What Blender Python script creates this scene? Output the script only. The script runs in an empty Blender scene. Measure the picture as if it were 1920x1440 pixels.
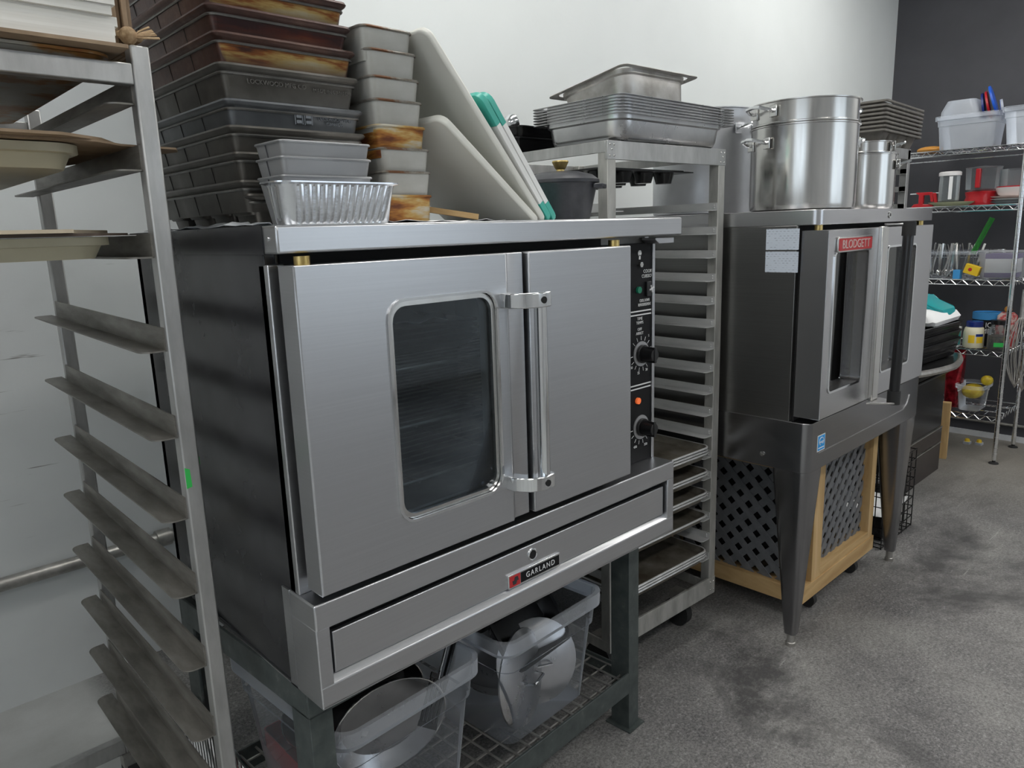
import bpy, math, random
from mathutils import Matrix, Vector
random.seed(7)
SC = bpy.context.scene
COL = SC.collection
R = math.radians

# ------------------------------------------------------------------ camera
cam_d = bpy.data.cameras.new('camera')
cam_d.sensor_width = 36.0
cam_d.lens = 1384.9 / 1920 * 36
cam_d.clip_start = 0.02
cam = bpy.data.objects.new('camera', cam_d)
COL.objects.link(cam)
def cam_matrix(pos, yaw, pitch, roll):
    cy, sy, cp, sp = math.cos(yaw), math.sin(yaw), math.cos(pitch), math.sin(pitch)
    fwd = Vector((sy * cp, cy * cp, -sp))
    right = Vector((cy, -sy, 0))
    up = right.cross(fwd)
    cr, sr = math.cos(roll), math.sin(roll)
    r2 = right * cr + up * sr
    u2 = up * cr - right * sr
    m = Matrix((r2, u2, -fwd)).transposed().to_4x4()
    m.translation = pos
    return m
cam.matrix_world = cam_matrix((-0.5437, -1.0815, 1.3840), R(43.498), R(11.716), R(-1.866))
SC.camera = cam

# ------------------------------------------------------------------ world, exposure
w = bpy.data.worlds.new('world')
w.use_nodes = True
w.node_tree.nodes['Background'].inputs[0].default_value = (0.8, 0.85, 0.9, 1)
w.node_tree.nodes['Background'].inputs[1].default_value = 0.3
SC.world = w
SC.view_settings.view_transform = 'Standard'
SC.view_settings.look = 'None'
SC.view_settings.exposure = -0.15
SC.view_settings.gamma = 1.0
SC.view_settings.use_curve_mapping = False
LAMP = 17.0                      # emission of the ceiling panels
LAMPS = [(-1.4, -0.35), (-1.2, -2.2), (0.9, 0.1), (0.9, -2.2), (3.1, 0.1), (3.0, -2.2), (3.9, -1.2)]
ADDED_DAY = 1.15                        # glow of unseen windows added to light the steel and alcove

# ------------------------------------------------------------------ mesh builder
class M:
    def __init__(s):
        s.v = []; s.f = []
    def add(s, v, f):
        n = len(s.v)
        s.v += [tuple(p) for p in v]
        s.f += [tuple(i + n for i in q) for q in f]
        return s
    def box(s, x0, x1, y0, y1, z0, z1):
        return s.add([(x0,y0,z0),(x1,y0,z0),(x1,y1,z0),(x0,y1,z0),(x0,y0,z1),(x1,y0,z1),(x1,y1,z1),(x0,y1,z1)],
                     [(3,2,1,0),(4,5,6,7),(0,1,5,4),(1,2,6,5),(2,3,7,6),(3,0,4,7)])
    def loft(s, loops, c0=True, c1=True):
        n = len(loops[0]); v = [p for l in loops for p in l]; f = []
        for k in range(len(loops) - 1):
            a, b = k * n, (k + 1) * n
            for i in range(n):
                j = (i + 1) % n
                f.append((a + i, a + j, b + j, b + i))
        if c0: f.append(tuple(range(n - 1, -1, -1)))
        if c1: f.append(tuple(range((len(loops) - 1) * n, len(loops) * n)))
        return s.add(v, f)
    def rl(s, secs, n=4, c0=True, c1=True):
        L = []
        for q in secs:
            hx, hy, r, z = q[:4]
            cx, cy = (q[4], q[5]) if len(q) > 4 else (0, 0)
            L.append([(x + cx, y + cy, z) for x, y in rr(hx, hy, r, n)])
        return s.loft(L, c0, c1)
    def cyl(s, p0, p1, r, r2=None, n=12, cap=True):
        r2 = r if r2 is None else r2
        p0 = Vector(p0); p1 = Vector(p1); a, b = frame(p1 - p0)
        L = [[p + (a * math.cos(t) + b * math.sin(t)) * q for t in [2 * math.pi * i / n for i in range(n)]] for p, q in ((p0, r), (p1, r2))]
        return s.loft(L, cap, cap)
    def tube(s, pts, r, n=6, closed=False):
        P = [Vector(p) for p in pts]; m = len(P); L = []
        up = None
        for i in range(m):
            if closed: d = P[(i + 1) % m] - P[i - 1]
            else: d = P[min(i + 1, m - 1)] - P[max(i - 1, 0)]
            d.normalize()
            if up is None: a, b = frame(d)
            else:
                a = up - d * up.dot(d)
                if a.length < 1e-5: a, b = frame(d)
                a.normalize(); b = d.cross(a)
            up = a
            L.append([P[i] + (a * math.cos(t) + b * math.sin(t)) * r for t in [2 * math.pi * k / n for k in range(n)]])
        if closed: L.append(L[0])
        return s.loft(L, not closed, not closed)
    def lathe(s, prof, n=24, c=(0, 0, 0)):
        L = [[(c[0] + r * math.cos(2 * math.pi * i / n), c[1] + r * math.sin(2 * math.pi * i / n), c[2] + z) for i in range(n)] for r, z in prof]
        return s.loft(L, prof[0][0] > 1e-4, prof[-1][0] > 1e-4)
    def poly(s, pts, ax, a, b):
        g = {'x': lambda p, h: (h, p[0], p[1]), 'y': lambda p, h: (p[0], h, p[1]), 'z': lambda p, h: (p[0], p[1], h)}[ax]
        return s.loft([[g(p, a) for p in pts], [g(p, b) for p in pts]])
    def sphere(s, c, r, n=12, m=8, sz=1.0):
        pr = [(max(1e-5, r * math.sin(math.pi * i / m)), -r * sz * math.cos(math.pi * i / m)) for i in range(m + 1)]
        return s.lathe(pr, n, c)
    def xf(s, m):
        s.v = [tuple(m @ Vector(p)) for p in s.v]
        return s
    def mesh(s, name, mat, smooth=40):
        me = bpy.data.meshes.new(name)
        me.from_pydata(s.v, [], s.f)
        import bmesh
        bm = bmesh.new(); bm.from_mesh(me)
        bmesh.ops.recalc_face_normals(bm, faces=bm.faces)
        bm.to_mesh(me); bm.free()
        if mat: me.materials.append(MT[mat])
        if smooth:
            me.polygons.foreach_set('use_smooth', [True] * len(me.polygons))
            me.set_sharp_from_angle(angle=R(smooth))
        me.update()
        return me
    def obj(s, name, mat, parent=None, bevel=0, seg=2, smooth=40):
        o = bpy.data.objects.new(name, s.mesh(name, mat, smooth))
        COL.objects.link(o)
        if parent: o.parent = parent
        if bevel:
            b = o.modifiers.new('bevel', 'BEVEL'); b.width = bevel; b.segments = seg; b.limit_method = 'ANGLE'; b.angle_limit = R(35)
            b.harden_normals = False
        return o

def frame(d):
    d = d.normalized()
    a = Vector((0, 0, 1)).cross(d) if abs(d.z) < 0.95 else Vector((1, 0, 0)).cross(d)
    a.normalize()
    return a, d.cross(a)
def rr(hx, hy, r, n=4):
    r = min(r, hx * .999, hy * .999); out = []
    for k, (sx, sy) in enumerate(((1, 1), (-1, 1), (-1, -1), (1, -1))):
        for i in range(n + 1):
            t = math.pi / 2 * (k + i / n)
            out.append((sx * (hx - r) + r * math.cos(t), sy * (hy - r) + r * math.sin(t)))
    return out
def B(x0, x1, y0, y1, z0, z1): return M().box(x0, x1, y0, y1, z0, z1)
def thing(name, label, cat, loc=(0, 0, 0), rz=0, group=None, rot=None):
    o = bpy.data.objects.new(name, None); COL.objects.link(o)
    o.empty_display_size = 0.05
    o.location = loc; o.rotation_euler = rot if rot else (0, 0, rz)
    o['label'] = label; o['category'] = cat
    if group: o['group'] = group
    return o
def tag(o, label, cat, group=None):
    o['label'] = label; o['category'] = cat
    if group: o['group'] = group
    return o
def put(o, loc, rot=(0, 0, 0)):
    o.location = loc; o.rotation_euler = rot
    return o
def struct(o):
    o['kind'] = 'structure'
    return o
def dup(root, loc, rot, label):
    r = root.copy(); COL.objects.link(r); r.location = loc; r.rotation_euler = rot
    r['label'] = label
    for ch in list(root.children):
        c = ch.copy(); COL.objects.link(c); c.parent = r
        for g in list(ch.children):
            d = g.copy(); COL.objects.link(d); d.parent = c
    return r
def text(name, body, size, loc, rot, mat, parent=None, ext=0.0004, sx=1.0, align='CENTER', sp=1.0):
    cu = bpy.data.curves.new(name, 'FONT'); cu.body = body; cu.size = size; cu.extrude = ext
    cu.align_x = align; cu.align_y = 'CENTER'; cu.space_character = sp; cu.resolution_u = 3
    t = bpy.data.objects.new('tmp', cu); COL.objects.link(t)
    dg = bpy.context.evaluated_depsgraph_get()
    me = bpy.data.meshes.new_from_object(t.evaluated_get(dg))
    bpy.data.objects.remove(t); bpy.data.curves.remove(cu)
    me.materials.clear(); me.materials.append(MT[mat])
    o = bpy.data.objects.new(name, me); COL.objects.link(o)
    o.location = loc; o.rotation_euler = rot; o.scale = (sx, 1, 1)
    if parent: o.parent = parent
    return o
FRONT = (R(90), 0, 0)            # print on a face that looks along -y
SIDE = (R(90), 0, R(-90))        # print on a face that looks along -x

# ------------------------------------------------------------------ materials
MT = {}
def nd(nt, t, **k):
    n = nt.nodes.new(t)
    for a, b in k.items(): setattr(n, a, b)
    return n
def base_mat(name):
    m = bpy.data.materials.new(name); m.use_nodes = True; MT[name] = m
    nt = m.node_tree
    return m, nt, nt.nodes['Principled BSDF']
def coords(nt, scale):
    tc = nd(nt, 'ShaderNodeTexCoord'); mp = nd(nt, 'ShaderNodeMapping')
    mp.inputs['Scale'].default_value = scale
    nt.links.new(tc.outputs['Object'], mp.inputs['Vector'])
    return mp.outputs['Vector']
def noise(nt, scale, detail=4, rough=.6, dist=0):
    n = nd(nt, 'ShaderNodeTexNoise'); n.inputs['Scale'].default_value = 1; n.inputs['Detail'].default_value = detail
    n.inputs['Roughness'].default_value = rough; n.inputs['Distortion'].default_value = dist
    nt.links.new(coords(nt, scale), n.inputs['Vector'])
    return n.outputs['Fac']
def ramp(nt, fac, stops):
    r = nd(nt, 'ShaderNodeValToRGB'); e = r.color_ramp.elements
    while len(e) < len(stops): e.new(0.5)
    for q, (p, c) in zip(e, stops):
        q.position = p; q.color = (*c, 1) if len(c) == 3 else c
    nt.links.new(fac, r.inputs[0])
    return r.outputs[0]
def g(v): return (v, v, v)
def mat(name, stops, scale=(6, 6, 6), rough=.5, metal=0., bump=0., bscale=None, rvar=0., detail=4, spec=None, coat=0., nrough=.6, dist=0):
    """stops: colour, or [(pos, colour)...] read through noise"""
    m, nt, p = base_mat(name)
    p.inputs['Metallic'].default_value = metal
    p.inputs['Roughness'].default_value = rough
    if spec is not None: p.inputs['Specular IOR Level'].default_value = spec
    p.inputs['Coat Weight'].default_value = coat
    f = None
    if isinstance(stops, tuple): p.inputs['Base Color'].default_value = (*stops, 1)
    else:
        f = noise(nt, scale, detail, nrough, dist)
        nt.links.new(ramp(nt, f, stops), p.inputs['Base Color'])
    if rvar:
        f2 = noise(nt, tuple(s * 1.7 for s in scale), detail)
        nt.links.new(ramp(nt, f2, [(.3, g(max(.02, rough - rvar))), (.7, g(min(1, rough + rvar)))]), p.inputs['Roughness'])
    if bump:
        fb = noise(nt, bscale or scale, 3)
        b = nd(nt, 'ShaderNodeBump'); b.inputs['Strength'].default_value = bump; b.inputs['Distance'].default_value = .002
        nt.links.new(fb, b.inputs['Height']); nt.links.new(b.outputs[0], p.inputs['Normal'])
    return m
def clear(name, col, fac, rough=.15, tint=(1, 1, 1), metal=0., ior=1.45):
    """clear plastic or glass: see-through mixed with a glossy, slightly milky surface"""
    m, nt, p = base_mat(name)
    p.inputs['Base Color'].default_value = (*col, 1); p.inputs['Roughness'].default_value = rough; p.inputs['Metallic'].default_value = metal
    t = nd(nt, 'ShaderNodeBsdfTransparent'); t.inputs[0].default_value = (*tint, 1)
    x = nd(nt, 'ShaderNodeMixShader'); fr = nd(nt, 'ShaderNodeFresnel'); fr.inputs[0].default_value = ior
    a = nd(nt, 'ShaderNodeMath', operation='ADD'); a.inputs[1].default_value = fac; a.use_clamp = True
    nt.links.new(fr.outputs[0], a.inputs[0]); nt.links.new(a.outputs[0], x.inputs[0])
    nt.links.new(t.outputs[0], x.inputs[1]); nt.links.new(p.outputs[0], x.inputs[2])
    nt.links.new(x.outputs[0], nt.nodes['Material Output'].inputs[0])
    return m
def emit(name, col, s):
    m, nt, p = base_mat(name)
    p.inputs['Base Color'].default_value = (*col, 1)
    p.inputs['Emission Color'].default_value = (*col, 1); p.inputs['Emission Strength'].default_value = s

mat('wall_white', [(.3, (.66, .69, .68)), (.7, (.74, .77, .765))], (.9, .9, .9), .55, bump=.12, bscale=(60, 60, 60))
mat('wall_scuffed', [(.25, (.50, .51, .50)), (.45, (.63, .65, .65)), (.75, (.70, .725, .72))], (1.3, 1.3, 1.9), .5, bump=.2, bscale=(40, 40, 40))
def scuffs(name):
    nt = MT[name].node_tree; p = nt.nodes['Principled BSDF']; old = p.inputs['Base Color'].links[0].from_socket
    n1 = ramp(nt, noise(nt, (3.5, 3.5, 70), 3, .7), [(.66, g(0)), (.70, g(1))]); n2 = ramp(nt, noise(nt, (2.1, 2.1, 2.6), 2), [(.50, g(0)), (.58, g(.75))])
    m_ = nd(nt, 'ShaderNodeMath', operation='MULTIPLY'); nt.links.new(n1, m_.inputs[0]); nt.links.new(n2, m_.inputs[1])
    mx = nd(nt, 'ShaderNodeMixRGB'); mx.inputs[2].default_value = (.12, .11, .10, 1)
    nt.links.new(m_.outputs[0], mx.inputs[0]); nt.links.new(old, mx.inputs[1]); nt.links.new(mx.outputs[0], p.inputs['Base Color'])
scuffs('wall_scuffed')
mat('wall_dark', [(.3, (.052, .052, .060)), (.7, (.068, .068, .077))], (3, 3, 3), .6, bump=.15, bscale=(80, 80, 80))
mat('room_far', [(.3, (.55, .56, .57)), (.7, (.68, .69, .70))], (.7, .7, .7), .7)
mat('ceiling', (.75, .76, .76), rough=.8)
mat('baseboard', [(.3, (.55, .56, .58)), (.7, (.70, .71, .73))], (9, 9, 9), .5)
def floor_mat():
    m, nt, p = base_mat('floor')
    tc = nd(nt, 'ShaderNodeTexCoord'); sx = nd(nt, 'ShaderNodeSeparateXYZ'); nt.links.new(tc.outputs['Object'], sx.inputs[0])
    big = noise(nt, (2.2, 2.2, 2.2), 5, .65); fine = noise(nt, (130, 130, 130), 5, .8); speck = noise(nt, (70, 70, 70), 6, .9)
    patch = noise(nt, (1.1, 1.5, 1), 7, .72, .4)
    dark = ramp(nt, big, [(.34, (.070, .068, .072)), (.48, (.16, .154, .152)), (.60, (.25, .242, .232)), (.70, (.37, .36, .34))])
    worn = ramp(nt, fine, [(.42, (.05, .048, .050)), (.58, (.40, .39, .37))])
    mx = nd(nt, 'ShaderNodeMixRGB'); mx.inputs[0].default_value = .42
    nt.links.new(dark, mx.inputs[1]); nt.links.new(worn, mx.inputs[2])
    sp = ramp(nt, speck, [(.555, g(0)), (.60, g(1))])
    m2 = nd(nt, 'ShaderNodeMixRGB'); m2.inputs[2].default_value = (.50, .49, .475, 1)
    ms = nd(nt, 'ShaderNodeMath', operation='MULTIPLY'); ms.inputs[1].default_value = .55
    nt.links.new(sp, ms.inputs[0]); nt.links.new(ms.outputs[0], m2.inputs[0]); nt.links.new(mx.outputs[0], m2.inputs[1])
    blk = ramp(nt, patch, [(.54, g(0)), (.66, g(1))])
    m4 = nd(nt, 'ShaderNodeMixRGB'); m4.inputs[2].default_value = (.045, .044, .045, 1)
    mb = nd(nt, 'ShaderNodeMath', operation='MULTIPLY'); mb.inputs[1].default_value = .8
    nt.links.new(blk, mb.inputs[0]); nt.links.new(mb.outputs[0], m4.inputs[0]); nt.links.new(m2.outputs[0], m4.inputs[1])
    dk = ramp(nt, noise(nt, (58, 58, 58), 6, .9), [(.40, g(1)), (.45, g(0))])
    m6 = nd(nt, 'ShaderNodeMixRGB'); m6.inputs[2].default_value = (.035, .034, .036, 1)
    md = nd(nt, 'ShaderNodeMath', operation='MULTIPLY'); md.inputs[1].default_value = .6
    nt.links.new(dk, md.inputs[0]); nt.links.new(md.outputs[0], m6.inputs[0]); nt.links.new(m4.outputs[0], m6.inputs[1])
    sc1 = ramp(nt, noise(nt, (2.2, 55, 1), 3, .6, .8), [(.70, g(0)), (.73, g(.5))])
    m7 = nd(nt, 'ShaderNodeMixRGB'); m7.inputs[2].default_value = (.45, .44, .42, 1)
    nt.links.new(sc1, m7.inputs[0]); nt.links.new(m6.outputs[0], m7.inputs[1]); m4 = m7
    # bare pale concrete in the alcove on the left, dark worn paint elsewhere; beige dust at the far end
    bare = ramp(nt, noise(nt, (3, 3, 3), 5), [(.3, (.40, .405, .39)), (.7, (.56, .57, .56))])
    mr = nd(nt, 'ShaderNodeMapRange'); mr.inputs[1].default_value = -.02; mr.inputs[2].default_value = -.10
    nt.links.new(sx.outputs[0], mr.inputs[0])
    m3 = nd(nt, 'ShaderNodeMixRGB'); nt.links.new(mr.outputs[0], m3.inputs[0]); nt.links.new(m4.outputs[0], m3.inputs[1]); nt.links.new(bare, m3.inputs[2])
    far = nd(nt, 'ShaderNodeMapRange'); far.inputs[1].default_value = 3.3; far.inputs[2].default_value = 4.3; far.inputs[4].default_value = .6
    nt.links.new(sx.outputs[0], far.inputs[0])
    m5 = nd(nt, 'ShaderNodeMixRGB'); m5.inputs[2].default_value = (.27, .245, .205, 1)
    nt.links.new(far.outputs[0], m5.inputs[0]); nt.links.new(m3.outputs[0], m5.inputs[1])
    nt.links.new(m5.outputs[0], p.inputs['Base Color'])
    nt.links.new(ramp(nt, fine, [(.3, g(.42)), (.7, g(.75))]), p.inputs['Roughness'])
    b = nd(nt, 'ShaderNodeBump'); b.inputs['Strength'].default_value = .35; b.inputs['Distance'].default_value = .002
    nt.links.new(fine, b.inputs['Height']); nt.links.new(b.outputs[0], p.inputs['Normal'])
floor_mat()
mat('steel', [(.3, (.56, .565, .58)), (.7, (.60, .605, .62))], (2.0, 2.0, 300), .32, 1., .02, (3, 200, 700), rvar=.015)
mat('steel_v', [(.3, (.54, .545, .56)), (.7, (.58, .585, .60))], (2.5, 2.5, 300), .34, 1., .02, (4, 4, 600), rvar=.015)
mat('aluminium_pot', [(.3, (.50, .51, .53)), (.7, (.60, .61, .63))], (9, 9, 9), .40, 1., .08, (60, 60, 60), rvar=.05)
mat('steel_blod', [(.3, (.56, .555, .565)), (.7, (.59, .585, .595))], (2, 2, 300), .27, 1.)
mat('steel_skirt_dark_reflect', [(.3, (.27, .268, .275)), (.7, (.30, .298, .305))], (2, 2, 300), .25, 1.)  # door steel darkened: reflection of dark surroundings put into the colour
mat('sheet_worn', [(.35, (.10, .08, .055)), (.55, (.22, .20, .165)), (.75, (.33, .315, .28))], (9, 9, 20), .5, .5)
mat('steel_side_dark_reflect', [(.3, (.29, .287, .283)), (.7, (.32, .317, .313))], (2, 2, 300), .28, 1.)  # same steel again, its dark mirrored surroundings painted into the base tone
mat('chrome', (.78, .79, .80), rough=.09, metal=1.)
mat('steel_bright', [(.3, (.60, .59, .57)), (.7, (.69, .68, .66))], (40, 40, 3), .20, 1., rvar=.05)
mat('steel_pan', [(.3, (.46, .46, .47)), (.7, (.60, .60, .60))], (9, 9, 9), .30, 1., rvar=.06)
mat('steel_worn', [(.35, (.36, .34, .31)), (.65, (.55, .54, .52))], (14, 14, 14), .42, .9, rvar=.1)
mat('aluminium', [(.3, (.40, .40, .39)), (.7, (.56, .56, .55))], (30, 30, 8), .42, .85, .12, (90, 90, 30), rvar=.08)
mat('aluminium_dull', [(.3, (.33, .325, .30)), (.6, (.50, .495, .465)), (.8, (.58, .575, .55))], (24, 24, 7), .55, .6, .15, (90, 90, 30))
mat('rail_alu', [(.35, (.16, .15, .135)), (.6, (.30, .285, .26)), (.8, (.40, .39, .36))], (18, 6, 30), .48, .7, .12, (60, 20, 60))
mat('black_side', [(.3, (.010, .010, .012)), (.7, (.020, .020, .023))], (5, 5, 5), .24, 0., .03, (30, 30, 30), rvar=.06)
mat('black_panel', (.008, .008, .009), rough=.5, spec=.2)
mat('black_plastic', (.012, .012, .013), rough=.28)
mat('rubber', (.018, .018, .018), rough=.7)
mat('void', (.006, .006, .006), rough=.8)
mat('oven_inside', [(.3, (.20, .20, .195)), (.7, (.36, .355, .34))], (9, 9, 9), .5, .5)
mat('oven_inside_brown', [(.3, (.26, .155, .05)), (.7, (.55, .38, .15))], (5, 5, 5), .45, .4)
mat('white_print', (.80, .80, .80), rough=.6)
mat('dark_print', (.03, .03, .035), rough=.6)
mat('dial_grey', (.45, .45, .46), rough=.4, metal=.5)
mat('red_badge', (.50, .025, .03), rough=.4)
mat('brass', [(.3, (.50, .36, .12)), (.7, (.72, .56, .25))], (40, 40, 40), .35, 1.)
mat('stand_paint', [(.3, (.050, .062, .060)), (.62, (.085, .10, .096)), (.78, (.20, .21, .20))], (26, 26, 26), .42, .2, .1, (60, 60, 60))
mat('rail_bright', [(.3, (.58, .58, .575)), (.7, (.72, .72, .71))], (30, 6, 30), .40, .45)
mat('pan_rim_metal', [(.3, (.15, .148, .14)), (.7, (.24, .236, .225))], (30, 30, 30), .33, .8)
mat('galvanised', [(.3, (.30, .29, .27)), (.7, (.52, .51, .48))], (20, 20, 20), .4, .8)
emit('lamp', (1.0, .985, .955), LAMP)
emit('added_daylight', (.80, .90, 1.0), ADDED_DAY)
emit('oven_bulb', (1.0, .72, .38), 11.0)
emit('led_green', (.01, .16, .09), .15)
emit('led_orange', (.85, .16, .04), .5)
mat('rust_tin', [(.36, (.24, .085, .02)), (.46, (.34, .17, .05)), (.54, (.40, .38, .32)), (.8, (.50, .49, .45))], (9, 9, 30), .5, .45, .1)
mat('tin', [(.24, (.20, .09, .03)), (.30, (.37, .365, .33)), (.6, (.44, .44, .41)), (.8, (.51, .51, .48))], (10, 10, 16), .5, .35, .06)
mat('tin_rim', [(.36, (.14, .06, .025)), (.48, (.22, .20, .17)), (.7, (.34, .33, .30))], (40, 40, 40), .45, .5)
mat('tin_rust_heavy', [(.38, (.13, .038, .012)), (.47, (.36, .15, .03)), (.55, (.50, .33, .11)), (.64, (.52, .49, .40))], (8, 8, 34), .5, .35, .15)
mat('pan_dark', [(.3, (.085, .080, .070)), (.7, (.15, .142, .128))], (12, 12, 12), .40, .6, .1, (50, 50, 50), rvar=.06)
mat('pan_blue', [(.3, (.11, .118, .125)), (.7, (.18, .19, .20))], (12, 12, 12), .38, .65, .08, (50, 50, 50))
mat('pan_gold', [(.30, (.050, .028, .024)), (.55, (.095, .048, .036)), (.75, (.16, .10, .075))], (14, 14, 30), .36, .4, .3, (60, 60, 60))
def worn_front(name, gold, y0):
    nt = MT[name].node_tree; p = nt.nodes['Principled BSDF']; old = p.inputs['Base Color'].links[0].from_socket
    tc = nd(nt, 'ShaderNodeTexCoord'); sp = nd(nt, 'ShaderNodeSeparateXYZ'); nt.links.new(tc.outputs['Object'], sp.inputs[0])
    a = nd(nt, 'ShaderNodeMapRange'); a.inputs[1].default_value = y0 + .004; a.inputs[2].default_value = y0
    nt.links.new(sp.outputs[1], a.inputs[0])
    n = noise(nt, (4, 4, 30), 5, .65)
    c = ramp(nt, n, [(.36, (.05, .02, .016)), (.43, (.26, .09, .022)), (.50, (.48, .34, .12)), (.66, (.55, .52, .38))] if gold else [(.42, (.035, .016, .017)), (.55, (.10, .024, .015)), (.66, (.20, .055, .02)), (.78, (.42, .30, .13))])
    zz = nd(nt, 'ShaderNodeMapRange'); zz.inputs[1].default_value = .045; zz.inputs[2].default_value = .037
    nt.links.new(sp.outputs[2], zz.inputs[0])
    m_ = nd(nt, 'ShaderNodeMath', operation='MULTIPLY'); nt.links.new(a.outputs[0], m_.inputs[0]); nt.links.new(zz.outputs[0], m_.inputs[1])
    mx = nd(nt, 'ShaderNodeMixRGB'); nt.links.new(m_.outputs[0], mx.inputs[0]); nt.links.new(old, mx.inputs[1]); nt.links.new(c, mx.inputs[2])
    nt.links.new(mx.outputs[0], p.inputs['Base Color'])
worn_front('pan_gold', True, -.2085)
mat('pan_brown', [(.30, (.045, .026, .024)), (.55, (.085, .045, .036)), (.75, (.15, .095, .075))], (14, 14, 30), .34, .4, .3, (60, 60, 60))
worn_front('pan_brown', False, -.2085)
mat('tin_grey', (.36, .365, .37), rough=.42, metal=.6)
mat('foil', [(.3, (.76, .78, .81)), (.7, (.88, .90, .93))], (20, 20, 20), .22, 1., .25, (45, 45, 45))
mat('board_white', [(.3, (.66, .66, .60)), (.7, (.75, .75, .70))], (3, 3, 3), .45)
mat('board_bright', (.80, .80, .78), rough=.4)
mat('teal', (.06, .42, .34), rough=.4)
mat('cast_iron', [(.3, (.022, .023, .028)), (.7, (.040, .041, .048))], (50, 50, 50), .38, 0., .1, (180, 180, 180))
mat('paper', [(.3, (.70, .69, .64)), (.7, (.80, .79, .75))], (2, 2, 160), .8, bump=.2, bscale=(3, 3, 200))
mat('paper_white', (.80, .80, .80), rough=.7)
mat('film', (.55, .57, .59), rough=.25)
mat('cardboard', [(.3, (.24, .165, .10)), (.7, (.36, .26, .17))], (20, 20, 20), .75, bump=.1)
mat('cardboard_pale', [(.3, (.50, .42, .30)), (.7, (.62, .53, .40))], (20, 20, 20), .75)
mat('cardboard_dark', (.09, .065, .05), rough=.7)
mat('cream_plastic', [(.3, (.48, .44, .31)), (.7, (.58, .54, .40))], (6, 6, 6), .45)
mat('rope', [(.3, (.30, .19, .10)), (.7, (.55, .40, .24))], (120, 120, 120), .9, bump=.6, bscale=(200, 200, 200))
mat('wood', [(.3, (.44, .27, .11)), (.55, (.58, .39, .18)), (.75, (.66, .47, .25))], (14, 14, 2.5), .6, bump=.15, bscale=(60, 60, 8), dist=1.2)
mat('wood_x', [(.3, (.44, .27, .11)), (.55, (.58, .39, .18)), (.75, (.66, .47, .25))], (2.5, 14, 14), .6, bump=.15, bscale=(8, 60, 60), dist=1.2)
mat('wood_y', [(.3, (.44, .27, .11)), (.55, (.58, .39, .18)), (.75, (.66, .47, .25))], (14, 2.5, 14), .6, bump=.15, bscale=(60, 8, 60), dist=1.2)
mat('lattice', [(.3, (.13, .135, .142)), (.7, (.19, .195, .205))], (30, 30, 30), .45, bump=.2, bscale=(120, 120, 20))
mat('grey_pan', [(.3, (.15, .14, .125)), (.7, (.25, .235, .21))], (20, 20, 20), .5, .45)
mat('black_enamel', [(.3, (.010, .010, .011)), (.7, (.022, .021, .021))], (14, 14, 14), .22, .2)
mat('brown_enamel', [(.3, (.022, .017, .016)), (.7, (.045, .034, .032))], (8, 8, 8), .25, .1)
mat('nonstick', (.010, .010, .011), rough=.24)
mat('red_metal', (.48, .012, .02), rough=.25, coat=.4)
mat('red_foil', [(.4, (.16, .008, .012)), (.7, (.62, .03, .05))], (22, 22, 22), .25, .5, .6, (30, 30, 30))
mat('blue_plastic', (.015, .10, .55), rough=.3)
mat('navy_plastic', (.012, .028, .17), rough=.25)
mat('sky_blue', (.06, .32, .68), rough=.5)
mat('sticker_blue', (.01, .30, .72), rough=.5)
mat('yellow', (.78, .52, .02), rough=.5)
mat('yellow_bag', [(.4, (.55, .38, .02)), (.65, (.85, .70, .05))], (25, 25, 25), .4, bump=.5, bscale=(40, 40, 40))
mat('purple', (.10, .045, .22), rough=.4)
mat('teal_bag', (.02, .34, .36), rough=.3)
mat('mayo', (.72, .68, .50), rough=.4)
mat('plate_green', (.58, .60, .38), rough=.3)
mat('china', (.74, .72, .71), rough=.2)
mat('china_grey', (.28, .31, .32), rough=.25)
mat('china_pink', (.66, .52, .48), rough=.25)
mat('green_tape', (.04, .55, .10), rough=.5)
mat('jar_content', [(.4, (.05, .045, .03)), (.7, (.25, .20, .12))], (30, 30, 30), .5)
mat('pack_print', [(.45, (.55, .42, .38)), (.55, (.45, .05, .05))], (40, 40, 40), .5)
mat('orange', (.62, .28, .05), rough=.5)
clear('bin_plastic', (.90, .94, 1.0), .03, .08, (.97, .98, 1.0), 0., 1.22)
clear('bin_rim', (.90, .94, 1.0), .20, .2, (.97, .98, 1.0))
clear('frost', (.88, .93, 1.0), .30, .3)
clear('jar_glass', (.75, .78, .80), .06, .05, (.93, .95, .95))
clear('green_glass', (.10, .45, .12), .25, .1, (.25, .75, .25))
clear('bag_film', (.75, .77, .80), .16, .12)
clear('oven_glass', (.75, .80, .85), .035, .05, (.72, .77, .80), 1.)
clear('oven_glass_warm', (.85, .85, .85), .05, .03, (.85, .80, .66), 1.)
def print_mat(name, bg, ink, sc):
    """fine lines of small print on a paper label"""
    m, nt, p = base_mat(name)
    v = coords(nt, sc)
    br = nd(nt, 'ShaderNodeTexBrick'); br.offset = .37; br.squash = 1.0
    br.inputs['Color1'].default_value = (*ink, 1); br.inputs['Color2'].default_value = (*bg, 1); br.inputs['Mortar'].default_value = (*bg, 1)
    br.inputs['Scale'].default_value = 1; br.inputs['Mortar Size'].default_value = .22; br.inputs['Bias'].default_value = .1
    br.inputs['Brick Width'].default_value = .9; br.inputs['Row Height'].default_value = .5
    nt.links.new(v, br.inputs['Vector']); nt.links.new(br.outputs[0], p.inputs['Base Color'])
    p.inputs['Roughness'].default_value = .5
    return m
print_mat('label_print', (.60, .66, .74), (.10, .12, .16), (75, 75, 90))

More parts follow.
